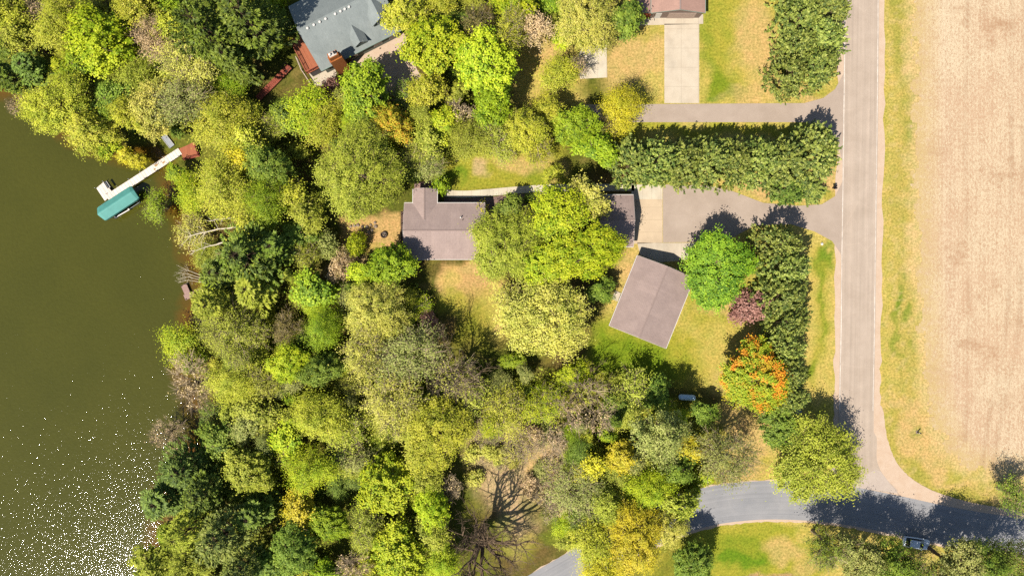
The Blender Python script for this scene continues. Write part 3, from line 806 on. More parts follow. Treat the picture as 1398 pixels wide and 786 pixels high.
def bare_tree_mesh(h, spread, seed, levels=5, n0=8, trunk=.34, lean=(0, 0), thin=1.0, up=.55):
    rnd = random.Random(seed); mb = MB()
    def grow(p, d, L, rad, lv):
        n = 5 if lv > 1 else 3; pts = [p]; q = p.copy(); dd = d.copy()
        for i in range(n):
            dd = (dd + Vector((rnd.gauss(0, .16), rnd.gauss(0, .16), rnd.gauss(.02, .12)))).normalized()
            q = q + dd * L / n; pts.append(q.copy())
        mb.tube(pts, [max(.02, rad * (1 - .62 * i / n)) for i in range(n + 1)], 6 if lv > 3 else 4 if lv > 1 else 3, cap=False)
        if lv <= 0: return
        for k in range(rnd.randint(3, 4) if lv > 1 else rnd.randint(2, 4)):
            s = rnd.uniform(.38, 1.0) if k else 1.0; i = min(n - 1, int(s * n)); pp = pts[i].lerp(pts[i + 1], s * n - i) if i < n else pts[-1]
            ax = Vector((rnd.gauss(0, 1), rnd.gauss(0, 1), rnd.gauss(.15, .6))).normalized()
            nd = (dd * rnd.uniform(.8, 1.2) + ax * rnd.uniform(.5, .85)).normalized()
            grow(pp, nd, L * rnd.uniform(.55, .8), rad * rnd.uniform(.38, .55), lv - 1)
    t0 = h * .30; top = Vector((lean[0] * .3, lean[1] * .3, t0))
    mb.tube([(0, 0, -.5), (lean[0] * .08, lean[1] * .08, t0 * .4), top], [trunk * 1.3, trunk, trunk * .85], 9)
    for k in range(n0):
        a = 6.283 * k / n0 + rnd.uniform(-.4, .4); e = rnd.uniform(.2, 1)
        d = Vector((math.cos(a) * spread * e + lean[0] * .05, math.sin(a) * spread * e + lean[1] * .05, up + rnd.uniform(0, .5))).normalized()
        grow(top, d, h * .34 * rnd.uniform(.8, 1.15), trunk * rnd.uniform(.42, .62) * thin, levels - 2)
    return mb.mesh('trunk')

# ------------------------------------------------------------------ prototypes, made on demand
_proto = {}
SIZES = {'m': (2.4, 4, 6, 8), 'o': (2.4, 4, 6, 8.5), 'a': (2.4, 4, 6, 7.5), 'f': (2.4, 4, 6), 'q': (2.4, 4), 'h': (1.1, 2.0), 'p': (3, 5), 's': (2.6, 4.2), 'c': (2.6, 4.4)}
def proto(kind, r, h, var):
    sz = min(SIZES[kind], key=lambda s: abs(math.log(s / r)))
    key = (kind, sz, var)
    if key not in _proto:
        hp = {'h': sz * 1.25, 'p': 11 + sz * 1.4, 's': 6 + sz * 1.3, 'c': 6.5 + sz * .9}.get(kind, 6 + sz * 1.35)
        seed = 1000 + ord(kind) * 13 + int(sz * 10) * 7 + var * 101
        if kind in 'ps': t, c = conifer(kind, sz, hp, seed)
        elif kind == 'c': t, c = cedar(sz, hp, seed)
        else: t, c = broadleaf(kind, sz, hp, seed)
        _proto[key] = (t, c, sz, hp)
    return _proto[key]

KINDNAME = {'m': 'broadleaf_tree', 'o': 'broadleaf_tree', 'a': 'broadleaf_tree', 'f': 'broadleaf_tree', 'q': 'budding_tree', 'h': 'shrub', 'p': 'pine_tree', 's': 'spruce_tree', 'c': 'cedar_tree'}
KINDCAT = {'h': 'shrub', 'p': 'pine tree', 's': 'spruce tree', 'c': 'cedar tree'}
_ti = [0]; PLANTED = []
def set_mat(o, m):
    if not o.data.materials: o.data.materials.append(None)
    o.material_slots[0].link = 'OBJECT'; o.material_slots[0].material = m

def plant(px, py, rpx, h, kind, col, label, group=None, rot=None):
    _ti[0] += 1; i = _ti[0]; rnd = random.Random(i * 7919)
    r = rpx * K * (0.97 if kind in 'pcsqh' else 0.87)
    h *= {'m': .84, 'o': .8, 'a': .8, 'f': .84, 'q': .9}.get(kind, 1)
    g = on_ground(px, py); zc = h * (.5 if kind in 'hc' else .62)
    p = P(px, py, g.z + zc); z = hz(p.x, p.y); z = max(z, WATER - .3)
    p = P(px, py, z + zc)
    PLANTED.append((p.x, p.y, r))
    t, c, sr, sh = proto(kind, r, h, i % 2 if kind not in 'pcsaq' else i % 3 if kind == 'c' else i % 2)
    root = thing(KINDNAME[kind], label, KINDCAT.get(kind, 'tree'), (p.x, p.y, z - .05), rnd.uniform(0, 6.283) if rot is None else rot, group)
    s = r / sr; root.scale = (s * rnd.uniform(.84, 1.14), s * rnd.uniform(.9, 1.2), h / sh)
    if h > 0:
        o = bpy.data.objects.new('trunk', t); COL.objects.link(o); o.parent = root
        set_mat(o, BARKP if kind in 'aq' else BARKD if kind in 'ps' else BARK)
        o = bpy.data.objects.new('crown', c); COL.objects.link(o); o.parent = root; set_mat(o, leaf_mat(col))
    return root
# ------------------------------------------------------------------ every tree: photo x, y, radius (px), height (m), kind, colour | label
TREES = """
10 22 30 13 o Y|yellow-green tree filling the top left corner of the woods
55 18 17 8 q N|bare brown twiggy tree near the top left corner
93 28 38 14 f Y|tall soft yellow tree along the top edge left of the woods
34 56 26 12 o O|olive-green tree below the bare brown twiggy one, top left
138 58 40 15 m L|large lime-green tree between two yellow trees, top left woods
112 88 24 10 m G|small bright green tree tucked under the large lime-green one
44 94 24 10 p B|blue-green spruce at the lake's north bank
8 104 22 11 p D|dark spruce cut by the left edge above the lake
12 68 18 11 o g|mid-green tree at the left edge above the dark spruce
196 14 30 14 o Y|yellow-tan tree at the top edge beside a small green one
216 57 30 13 a N|tan sparsely leafed tree in the north-west woods
228 10 18 10 m G|small green tree at the top edge left of the big pine
186 104 23 10 f O|small round olive tree behind the yellow lakeside trees
82 146 46 15 o Y|widest yellow tree overhanging the lake's north bank
122 176 36 13 o Y|yellow tree leaning over the water left of the white dock
156 134 26 10 m g|dark green tree wedged between yellow trees by the north bank
178 158 32 13 o Y|yellow-olive tree inland of the white dock's shore end
26 146 13 5 q N|leafless grey bush dipping into the lake, top left
213 150 32 14 o P|pale yellow tree north of the grey ramp slab
179 213 15 8 o K|small golden tree over the water beside the white dock
150 200 20 9 m L|lime tree drooping into the lake between golden and yellow ones
243 179 10 5 m g|dark green bush tree behind the red shore deck
284 44 44 20 p D|huge dark pine on the left of the pair by the grey-roofed house
341 30 46 21 p D|huge dark pine nearest the grey-roofed house's deck
318 84 24 15 p D|dark pine below the pair, above the curved bare trunk
328 32 12 7 m G|bright green sapling lit between the two huge pines
236 44 22 13 o Y|yellow tree squeezed against the huge pine's west side
264 86 34 14 a P|khaki sparsely leafed tree south-west of the huge pines
252 136 38 14 a S|grey-olive thin-crowned tree north of the red shore deck
308 163 38 12 f Y|soft yellow-gold tree below the curved bare trunk
336 154 18 9 o Y|small yellow tree at the foot of the red boardwalk
342 192 24 11 o Y|yellow tree with dark gap on its right, inland of the shore deck
392 160 22 9 m g|mid-green tree south of the red boardwalk
418 148 26 10 f L|lime tree below the grey-roofed house's concrete pad
440 168 24 9 f Y|yellow-green tree west of the bright green patio maple
500 130 37 13 m G|bright green maple south of the grey-roofed house's patio
452 118 12 4 h M|reddish shrub at the corner of the grey-roofed house's pad
490 232 66 17 o O|biggest olive-yellow crown, west of the mauve L-shaped house
532 168 28 12 m o|orange-tipped tree between the patio maple and the biggest olive crown
585 128 25 11 o Y|yellow tree at the end of the gravel patio
594 62 42 14 m L|round lime-green tree east of the grey-roofed house
552 20 26 12 o Y|yellow-olive tree at the grey-roofed house's east corner
664 88 38 16 m L|tall lime-green tree east of the round lime-green one
672 138 32 14 m G|bright green tree casting a long dark shadow on its right
630 156 18 8 q N|leafless grey tree in the gap below the round lime-green tree
588 194 26 10 o O|olive tree north of the mauve house's back deck
588 226 17 8 a S|sage thin tree shading the mauve house's back deck
606 172 22 9 m L|small lime tree left of the leafless grey one's foot
640 192 28 11 f O|soft olive tree at the west end of the north lawn
602 253 9 4 h G|round bright green shrub at the pale path's west end
652 34 22 13 a W|shadowy brown-green tree at the top edge, centre
694 42 30 13 a Y|thin yellow tree at the top edge, centre
704 8 24 11 m L|lime tree cut by the top edge, centre
730 36 22 10 a N|tan thin tree beside the pale crowned giant
800 24 46 15 o P|pale cream-green giant crown at the top edge west of the brown-roofed house
776 50 17 8 m L|small lime tree below the pale cream-green giant
856 28 27 11 m g|green tree against the brown-roofed house's west wall
762 104 22 8 f Y|small yellow tree by the pale concrete pad
790 92 15 7 q N|leafless grey tree leaning on the pale concrete pad
846 146 34 11 f K|round yellow tree at the west end of the top driveway
786 172 34 12 m G|bright green tree left of the round yellow driveway tree
716 178 36 13 o Y|yellow tree on the north lawn's upper edge
750 152 21 10 o Y|small yellow tree over the dark shadow gap
680 192 28 11 a O|thin olive tree on the north lawn
735 205 22 9 a Y|thin yellow tree shading the north lawn's middle
812 202 26 11 m G|green tree north of the small garage
822 176 16 9 a W|brownish thin tree at the west end of the cedar row
757 238 13 7 o Y|small yellow tree by the pale path
309 262 42 14 f Y|large bright yellow tree inland of the red shore deck
262 262 24 8 f L|lime bush tree on the bank below the red shore deck
244 238 17 6 m G|bright green bank tree beside the white dock's brown shallows
217 281 20 7 a G|green tree hanging over the water near the teal canopy
330 212 26 11 o K|golden tree east of the red shore deck
366 226 30 12 m g|mid-green tree west of the biggest olive crown
368 272 34 13 f G|soft bright green tree in the strip beside the yellow one
345 310 26 12 o Y|yellow tree above the dark lakeside pines
398 270 24 11 o Y|yellow tree pressed against the biggest olive crown's left side
418 294 26 11 o O|olive tree south-west of the biggest olive crown
262 318 22 5 a P|pale reedy bush tree with fallen white birches
284 350 15 6 f O|olive bank shrub-tree south of the fallen birches
336 350 38 17 p D|dark pine north of the brown dock, inland one
302 372 28 15 p D|dark pine closest to the brown dock
378 338 24 13 p D|dark pine east of the dark lakeside pair
410 318 20 9 m g|green tree just below the biggest olive crown's left edge
416 348 17 8 a O|sparse olive tree behind the three dark pines
450 336 17 5 h S|sage shrub at the west end of the fire ring terrace
466 364 19 5 h N|tan shrub south of the fire ring terrace
486 332 14 4 h L|lime shrub at the fire ring terrace's south side
535 362 33 13 m G|bright green tree at the mauve house's south-west corner
498 374 21 9 m L|lime tree left of the tree at the mauve house's corner
690 336 46 12 o O|wide olive tree covering the mauve house's east end
762 292 40 15 o L|tall lime tree between the mauve house and the garage
792 346 48 15 m L|biggest lime crown, just west of the garage
804 268 26 12 o P|pale yellow crown at the garage's north-west corner
740 362 30 12 m L|lime tree joining the two big crowns on the lawn's edge
697 288 22 8 m g|dark green tree at the flower bed
727 298 14 4 h M|maroon shrub in the flower bed
656 286 9 3 h K|yellow shrub at the mauve house's north-east corner
722 272 6 2 h g|tiny green shrub on the flower bed
292 416 32 15 p O|olive pine east of the brown dock
346 394 30 13 p O|olive pine behind the one by the brown dock
322 452 44 14 a O|wide olive tree on the bank south of the brown dock
252 470 22 8 f L|lime tree overhanging the lake below the brown dock
262 524 36 9 q N|pale brown leafless tree leaning over the lake
395 496 28 11 m L|glowing lime tree in the middle of the western woods
322 522 30 11 f Y|yellow-olive tree behind the pale brown leafless one
362 516 22 9 a O|thin olive tree left of the glowing lime one
352 562 26 9 o O|olive tree south of the yellow-olive lakeside one
430 398 26 10 m G|bright green tree west of the pale sage giant
444 446 28 11 f G|soft green tree along the pale sage giant's left side
440 504 28 12 m g|mid-green tree below the soft green one, western woods
390 446 20 8 a W|brown thin tree in the litter gap of the western woods
512 420 44 15 o P|pale sage giant south-west of the mauve house
498 474 38 14 a P|pale thin tree below the pale sage giant
562 478 42 14 a S|greyish thin tree with bare white branches, mid woods
585 440 15 5 h M|dark maroon shrub at the lawn's shaded corner
618 512 32 14 q P|bare-branched pale tree throwing branching shadow on the lawn
748 432 54 15 o P|largest pale yellow crown, between lawn and outbuilding
700 412 24 9 a P|thin pale tree at the lawn's east side
820 396 20 7 m g|dark green tree in the shade left of the outbuilding
800 532 24 10 q O|thin bare tree throwing shadow on the outbuilding's lawn
300 600 27 10 m g|green tree above the lakeside spruces
338 584 22 10 o S|sage tree between the green one and the olive one, lower left
396 600 26 10 m L|lime tree at the head of the dark litter gap
228 590 26 7 q N|leafless twiggy tree standing among the water's glitter
252 640 36 12 p B|blue-green spruce at the edge of the glitter
222 682 30 11 p B|green spruce leaning furthest over the glitter
278 672 32 13 p D|dark spruce behind the two lakeside ones
340 642 34 13 m O|olive tree left of the dark litter gap
436 568 37 14 f Y|dome-shaped golden olive tree, lower middle woods
424 640 32 13 f L|lime tree right of the dark litter gap
414 694 27 11 o K|golden-green tree below the lime one by the litter gap
534 548 40 14 a P|thin khaki tree right of the golden olive dome
594 588 48 15 o Y|large pale yellow crown left of the dry clearing
476 586 26 10 a O|thin olive tree right of the golden olive dome's foot
494 628 22 9 a S|greyish thin tree in the lower middle woods
530 660 40 13 m L|broad lime-green crown in the lower middle woods
578 652 28 11 o O|olive tree beneath the large pale yellow crown
590 694 28 11 m L|lime tree left of the bare grey tree
612 664 20 6 q N|brown leafless thicket tree left of the bare grey tree
450 712 28 11 m G|bright green tree among golden ones near the bottom edge
500 718 30 11 a O|thin olive tree near the bottom edge, lower middle
546 756 40 12 m L|lime crown at the bottom edge, lower middle
606 766 30 10 f L|lime tree at the bottom edge left of the bare grey tree
590 726 26 10 o O|olive tree above the bottom-edge lime trees
482 772 20 7 q N|leafless grey tree at the bottom edge
402 748 30 13 m g|dark green tree below the golden-green one
446 780 18 8 m G|small green tree at the bottom edge
256 724 32 16 p O|olive pine at the lake corner, bottom left
304 730 38 17 p C|light-tipped pine in the bottom left group
258 776 30 12 o O|yellow-olive tree at the bottom edge by the lake
328 778 32 16 p C|light-tipped pine cut by the bottom edge
346 700 26 12 p D|dark pine beside the brown litter gap
206 772 24 10 m O|olive tree at the glitter's edge, bottom left
366 766 24 11 m g|green tree between pine and dark green one, bottom edge
648 540 26 10 a O|thin olive sapling north of the dry clearing
690 566 32 9 a Y|thin yellow sapling on the dry clearing's top
742 556 28 10 a L|thin lime tree north of the dry clearing
778 560 24 9 q N|tan leafless tree right of the dry clearing's top
820 566 22 9 q N|pinkish leafless tree beside the dark spruce
706 606 26 5 q P|low dry brush tree in the middle of the dry clearing
752 600 22 6 q N|low leafless brush at the dry clearing's right side
806 640 20 10 o K|bright golden tree left of its twin, right of the clearing
850 622 20 11 o K|bright golden tree right of its twin
786 672 36 10 a S|sage thin tree between clearing and curved road
830 688 28 11 o O|olive tree right of the sage thin one
796 706 26 8 a g|thin green tree by the curved road's verge
840 572 19 11 s D|small dark spruce beside the pinkish leafless tree
900 588 38 20 o S|sage-green tree south-west of the gas tank
945 612 20 10 o K|yellow tree beneath the gas tank
986 620 36 17 a S|sage tree beside the tan clearing at the junction
888 668 30 12 f L|round lime tree left of the curved road's bend
930 688 24 12 m O|olive tree at the curved road's bend
926 640 22 11 m g|dark green tree behind the round lime one
868 738 44 15 o K|largest golden crown at the bottom edge
912 716 28 13 o P|pale tan-yellow crown right of the largest golden one
806 742 26 10 f Y|soft yellow tree beside the curved road's lower end
820 780 28 11 f K|golden tree cut by the bottom edge beside the curved road
946 768 30 11 m g|dark green tree in shade by the curved road's south side
866 530 24 9 a O|thin olive tree well left of the gas tank
896 536 24 7 m g|low dark green tree just left of the gas tank
962 562 20 7 m g|low dark green tree just right of the gas tank
846 552 22 9 m g|dark green tree beside the small dark spruce
982 371 48 11 m V|round bright green maple beside the outbuilding
1027 420 25 4 h M|red-brown bush below the round bright green maple
1034 512 44 12 m r|orange and green autumn maple
1068 584 30 9 m g|green tree below the autumn maple
1116 628 60 13 o O|broad yellow-olive tree beside the junction
1387 676 22 9 a g|dark thin tree cut by the right edge
"""
CEDARS = """
862 222 33 10.0|cedar at the row's west end by the top driveway
896 220 36 11.2|second cedar from the west end of the row by the top driveway
930 222 36 10.8|third cedar from the west end of the row by the top driveway
964 220 36 11.0|fourth cedar from the west end of the row by the top driveway
998 222 36 10.5|fifth cedar from the west end of the row by the top driveway
1032 221 37 11.2|third cedar from the road end of the row by the top driveway
1068 222 38 11.2|second cedar from the road end of the row by the top driveway
1104 210 38 11.9|cedar at the road end of the row by the top driveway
1076 256 25 4.0|low bluish cedar below the row's road end
1106 258 18 3.5|smallest cedar, nearest the two-part dark mailbox
1062 334 32 11.2|cedar at the north end of the row beside the maple
1070 368 32 11.2|second cedar from the north of the row beside the maple
1066 402 33 10.6|third cedar from the north, right of the red-brown bush
1074 438 33 10.8|fourth cedar from the north, below the red-brown bush
1070 472 32 10.5|fifth cedar from the north, at the autumn maple's top right
1074 506 30 10.0|cedar pressed against the autumn maple's right side
1076 540 24 8.8|southernmost cedar in the row, under the autumn maple
1098 -12 36 11.2|cedar cut by the top edge beside the county road
1124 20 36 11.2|cedar nearest the county road at the top edge
1088 28 32 10.8|cedar near the top edge facing the tan lawn
1118 58 36 11.2|cedar in the middle of the top right clump, road side
1086 66 28 10.5|cedar in the middle of the top right clump, lawn side
1110 92 34 10.8|cedar at the top right clump's lower road side
1074 104 30 10.0|lowest cedar of the top right clump
"""
ROADSIDE = """
1134 744 34 14|green roadside tree furthest left in the row along the shaded road
1174 756 36 16|second tree from the left in the row along the shaded road
1208 766 36 16|tree left of the parked car in the row along the shaded road
1258 790 34 16|tree below the parked car in the row along the shaded road
1304 770 36 16|tree right of the parked car in the row along the shaded road
1342 772 36 16|second tree from the right in the row along the shaded road
1386 770 36 16|tree at the bottom right corner
"""
for line in TREES.strip().splitlines():
    a, lab = line.split('|'); px, py, r, h, kind, col = a.split()
    plant(float(px), float(py), float(r), float(h), kind, col, lab, 'trees and shrubs of the lakeside properties')
for line in CEDARS.strip().splitlines():
    a, lab = line.split('|'); px, py, r, h = map(float, a.split())
    plant(px, py, r * 1.13, h, 'c', 'C' if py != 256 else 'B', lab, 'cedars planted in rows as screens')
for i, line in enumerate(ROADSIDE.strip().splitlines()):
    a, lab = line.split('|'); px, py, r, h = map(float, a.split())
    plant(px, py, r, h, 'o' if i % 3 else 'a', 'gSg'[i % 3], lab, 'trees along the shaded road')

# ------------------------------------------------------------------ bare and fallen trees
def bare(px, py, h, spread, seed, label, mat=BARKP, **kw):
    g = on_ground(px, py)
    root = thing('bare_tree', label, 'tree', g, 0)
    o = bpy.data.objects.new('trunk', bare_tree_mesh(h, spread, seed, **kw)); COL.objects.link(o); o.parent = root; o.data.materials.append(mat)
    return root
bare(659, 722, 15, 1.1, 5, 'large bare grey tree throwing a branching shadow over the dry clearing', mat=BARK, levels=6, n0=9, trunk=.62, thin=1.4)
bare(800, 512, 9, .9, 21, 'small leafless dark tree behind the pale crown by the outbuilding lawn', mat=BARK, levels=5, n0=5, trunk=.2)
bare(628, 500, 12, 1.0, 33, 'leafless tree with dark limbs spreading over the south lawn', mat=BARK, levels=5, n0=7, trunk=.3)

def dead_limb(name, label, path, rad, seed, mat, twigs=10, tl=1.6, zs=None):
    """path in photo pixels with heights above the ground"""
    rnd = random.Random(seed); pts = []
    for px, py, z in path:
        g = on_ground(px, py); pts.append(P(px, py, max(g.z, WATER) + z))
    o0 = pts[0].copy(); loc = [p - o0 for p in pts]
    sm = []
    for i in range(len(loc) - 1):
        for k in range(4): sm.append(loc[i].lerp(loc[i + 1], k / 4) + Vector((rnd.gauss(0, .05), rnd.gauss(0, .05), rnd.gauss(0, .03))))
    sm.append(loc[-1]); n = len(sm)
    mb = MB(); mb.tube(sm, [rad * (1 - .75 * i / n) for i in range(n)], 7)
    for k in range(twigs):
        i = rnd.randint(n // 3, n - 2); d = (sm[i + 1] - sm[i]).normalized()
        e = (d * .9 + Vector((rnd.gauss(0, .6), rnd.gauss(0, .6), abs(rnd.gauss(0, .3))))).normalized(); L = tl * rnd.uniform(.4, 1)
        a = sm[i]; b = a + e * L; c = b + (e + Vector((rnd.gauss(0, .4), rnd.gauss(0, .4), .1))).normalized() * L * .5
        mb.tube([a, b, c], [rad * .35, rad * .2, .012], 4, cap=False)
        mb.tube([b, b + (e + Vector((rnd.gauss(0, .6), rnd.gauss(0, .6), .1))).normalized() * L * .6], [rad * .18, .01], 3, cap=False)
    o = mb.build(name, mat); o.location = o0
    return tag(o, label, 'dead tree')
dead_limb('fallen_birch', 'longest white fallen birch pointing out over the lake', [(322, 310, 6.6), (290, 314, 6.0), (252, 324, 4.0)], .15, 3, BARKW, 12, 2.0)
dead_limb('fallen_birch', 'white fallen birch below the longest one', [(305, 331, 6.2), (285, 336, 5.4), (262, 343, 3.6)], .13, 4, BARKW, 10, 1.8)
dead_limb('fallen_birch', 'short white fallen birch above the longest one', [(322, 297, 7.0), (303, 299, 6.6), (286, 302, 5.6)], .11, 5, BARKW, 6, 1.4)
for j, (y1, lab) in enumerate([(362, 'uppermost'), (372, 'second highest'), (381, 'third highest'), (386, 'lowest')]):
    dead_limb('dead_branch', lab + ' pale dead branch of the fan over the brown dock', [(274, 376 + j * 3, .8), (258, 370 + j * 4, .9), (243, y1, .5)], .06, 40 + j, BARKW, 9, 1.1)
dead_limb('leaning_trunk', 'dark leafless trunk curving west from the red boardwalk', [(362, 108, .2), (340, 100, 2.2), (315, 99, 3.6), (296, 104, 4.6), (283, 112, 5.2)], .3, 9, BARKD, 5, 1.4)
dead_limb('driftwood', 'pale leaning branch at the west end of the cedar row', [(862, 197, 3.0), (846, 201, 3.4), (830, 205, 3.2)], .09, 12, BARKP, 5, 1.2)
dead_limb('fallen_log', 'dark fallen log on the north lawn beside the olive tree', [(622, 221, .25), (640, 200, .5)], .28, 14, BARKD, 0)
dead_limb('fallen_log', 'dark log leaning across the golden olive tree', [(430, 668, 4.0), (455, 632, 5.2), (478, 604, 6.0)], .2, 15, BARKD, 2)

# ------------------------------------------------------------------ understorey
WOODS_PX = [(-20, -20), (860, -20), (860, 60), (700, 70), (690, 150), (590, 180), (560, 250), (470, 300), (460, 350), (540, 370), (590, 400), (620, 470), (680, 490), (800, 510), (960, 535), (985, 600), (970, 660), (890, 700), (800, 745), (720, 740), (700, 800), (140, 900), (200, 700), (262, 600), (250, 480), (262, 400), (250, 300), (225, 230), (110, 190), (0, 110)]
WOODS = np.array([P(a, b)[:2] for a, b in WOODS_PX])
KEEP_OUT = [(390, -20, 590, 125), (545, 245, 670, 362), (770, 250, 880, 345), (826, 330, 950, 480), (436, 284, 560, 382), (600, 190, 770, 270), (600, 350, 690, 430), (700, 60, 900, 145), (232, 176, 292, 230), (236, 352, 294, 412), (240, 285, 330, 350), (340, 78, 450, 150), (596, 585, 770, 800), (585, 350, 700, 490), (910, 520, 975, 565)]
rs = np.random.RandomState(5)
def woodland_points(n, seed):
    rs = np.random.RandomState(seed); x = rs.uniform(-92, 40, n); y = rs.uniform(-56, 56, n)
    ok = in_poly(x, y, WOODS) & (sd_shore(x, y) > 2.0)
    px, py = x / K + CX, CY - y / K
    for a, b, c, d in KEEP_OUT: ok &= ~((px > a) & (px < c) & (py > b) & (py < d))
    return x[ok], y[ok], px[ok], py[ok]
bx, by, bpx, bpy_ = woodland_points(300, 8)
cols = 'OLgGSYgO'
for i in range(min(105, len(bx))):
    r0 = random.Random(i)
    plant(float(bpx[i]), float(bpy_[i]), r0.uniform(8, 15), r0.uniform(2.0, 4.2), 'h', cols[i % 8], 'low leafy shrub of the understorey, half hidden under taller trees', 'understorey shrubs in the woods')

def gap_points(n, seed, rmin, rmax, out):
    x, y, px, py = woodland_points(n, seed); r0 = random.Random(seed)
    for i in range(len(x)):
        r = r0.uniform(rmin, rmax)
        if all(math.hypot(x[i] - a, y[i] - b) > c * .66 + r * K * .3 for a, b, c in PLANTED if c > 1.2): out.append((px[i], py[i], r)); PLANTED.append((x[i], y[i], r * K))
gp = []; gap_points(5000, 77, 10, 19, gp)
for i, (a, b, r) in enumerate(gp[:170]):
    r0 = random.Random(i + 500); PLANTED.pop()
    plant(float(a), float(b), r, r0.uniform(4.5, 8.5), 'omfaof'[i % 6], 'OLYgSGO'[i % 7], 'half-grown tree filling a gap between the big crowns', 'half-grown trees in the gaps of the woods')
rb = random.Random(31)
for i in range(44):
    px, py = rb.uniform(640, 800), rb.uniform(575, 700)
    if math.hypot(px - 690, py - 690) < 40: continue
    plant(px, py, rb.uniform(9, 17), rb.uniform(1.5, 3.2), 'q' if i % 3 else 'h', 'PNPS'[i % 4], 'low pale brush scattered over the dry clearing', 'low brush in the dry clearing')
# ground cover: leafy plants no one could count
ux, uy, upx, upy = woodland_points(150000, 9)
dn = fnoise(ux, uy, 5, 17); k = (dn + np.random.RandomState(4).rand(len(ux)) * .5) > .70
ux, uy = ux[k], uy[k]; n = len(ux); rs = np.random.RandomState(6)
uz = height(ux, uy) + rs.rand(n) ** 1.4 * 2.0 * np.clip(dn[k] * 1.6 - .3, .1, 1)
Cq = np.stack([ux, uy, uz], 1); Nq = rs.normal(size=(n, 3)) * .5 + [0, 0, 1]
V, F = cards(Cq, Nq, rs.uniform(.25, .6, n), .6, rs)
me = fast_mesh('undergrowth', V, F, {'tone': ('FACE', 'FLOAT', rs.rand(n)), 'clump': ('FACE', 'FLOAT', np.clip(fnoise(ux, uy, 6, 44) * 1.6 - .3, 0, 1))})
o = bpy.data.objects.new('undergrowth', me); COL.objects.link(o); me.materials.append(leaf_mat('O')); tag(o, 'leafy undergrowth spread over the woodland floor', 'undergrowth', kind='stuff')
# ------------------------------------------------------------------ building materials
def shingle(name, a, b, course=0.16, k=GK * 1.42):
    """asphalt shingles: courses along the ridge (local x), tabs broken up by noise"""
    m, nt, out = new_mat(name); co = obj_co(nt)
    n1 = noise(nt, co, 0.45, 5, 0.65); n2 = noise(nt, co, 6.5, 4, 0.75)
    c = mixc(nt, mapr(nt, n1, 0.3, 0.7), lin(a, k), lin(b, k))
    sep = node(nt, 'ShaderNodeSeparateXYZ'); nt.links.new(co, sep.inputs[0])
    tabs = noise(nt, scaled(nt, co, 2.6, 0.7, 0.7), 2.6, 2, 0.6)
    fr = mth(nt, 'FRACT', mth(nt, 'DIVIDE', sep.outputs['Z'], course * 0.55))
    c = mixc(nt, mapr(nt, fr, 0.0, 0.22, 0.28, 0), c, mixc(nt, 1.0, c, (0.5, 0.5, 0.5), 'MULTIPLY'))
    c = mixc(nt, mapr(nt, tabs, 0.4, 0.62, 0, 0.5), c, mixc(nt, 1.0, c, (0.82, 0.82, 0.83), 'MULTIPLY'))
    st = noise(nt, scaled(nt, co, 1.5, 0.16, 0.16), 0.9, 3, 0.6)
    c = mixc(nt, mapr(nt, st, 0.5, 0.72, 0, 0.5), c, mixc(nt, 1.0, c, (1.16, 1.15, 1.14), 'MULTIPLY'))
    c = mixc(nt, mapr(nt, n2, 0.42, 0.66, 0, 0.45), c, mixc(nt, 1.0, c, (0.78, 0.77, 0.77), 'MULTIPLY'))
    finish(nt, out, c, 0.9, 0.15, bump=tabs, bdist=0.015); return m

def plank(name, a, b, width=0.14, axis='X', k=GK):
    m, nt, out = new_mat(name); co = obj_co(nt)
    sep = node(nt, 'ShaderNodeSeparateXYZ'); nt.links.new(co, sep.inputs[0])
    q = mth(nt, 'DIVIDE', mth(nt, 'ADD', sep.outputs[axis], 100.0), width)
    wn = node(nt, 'ShaderNodeTexWhiteNoise', noise_dimensions='1D'); nt.links.new(mth(nt, 'FLOOR', q), wn.inputs['W'])
    c = mixc(nt, wn.outputs['Value'], lin(a, k), lin(b, k))
    c = mixc(nt, mth(nt, 'LESS_THAN', mth(nt, 'FRACT', q), 0.08), c, mixc(nt, 1.0, c, (0.35, 0.33, 0.32), 'MULTIPLY'))
    n1 = noise(nt, co, 2.5, 4, 0.7); c = mixc(nt, mapr(nt, n1, 0.4, 0.7, 0, 0.4), c, mixc(nt, 1.0, c, (0.75, 0.74, 0.72), 'MULTIPLY'))
    finish(nt, out, c, 0.8, 0.2); return m

def brick(name, a, b, mortar):
    m, nt, out = new_mat(name); co = obj_co(nt)
    bt = node(nt, 'ShaderNodeTexBrick'); bt.inputs['Scale'].default_value = 2.2; bt.inputs['Mortar Size'].default_value = 0.014
    bt.inputs['Color1'].default_value = (*lin(a, GK), 1); bt.inputs['Color2'].default_value = (*lin(b, GK), 1); bt.inputs['Mortar'].default_value = (*lin(mortar, GK), 1)
    mp = node(nt, 'ShaderNodeMapping'); mp.inputs['Rotation'].default_value = (R(90), 0, 0); nt.links.new(co, mp.inputs[0]); nt.links.new(mp.outputs[0], bt.inputs['Vector'])
    finish(nt, out, bt.outputs['Color'], 0.9, 0.15); return m

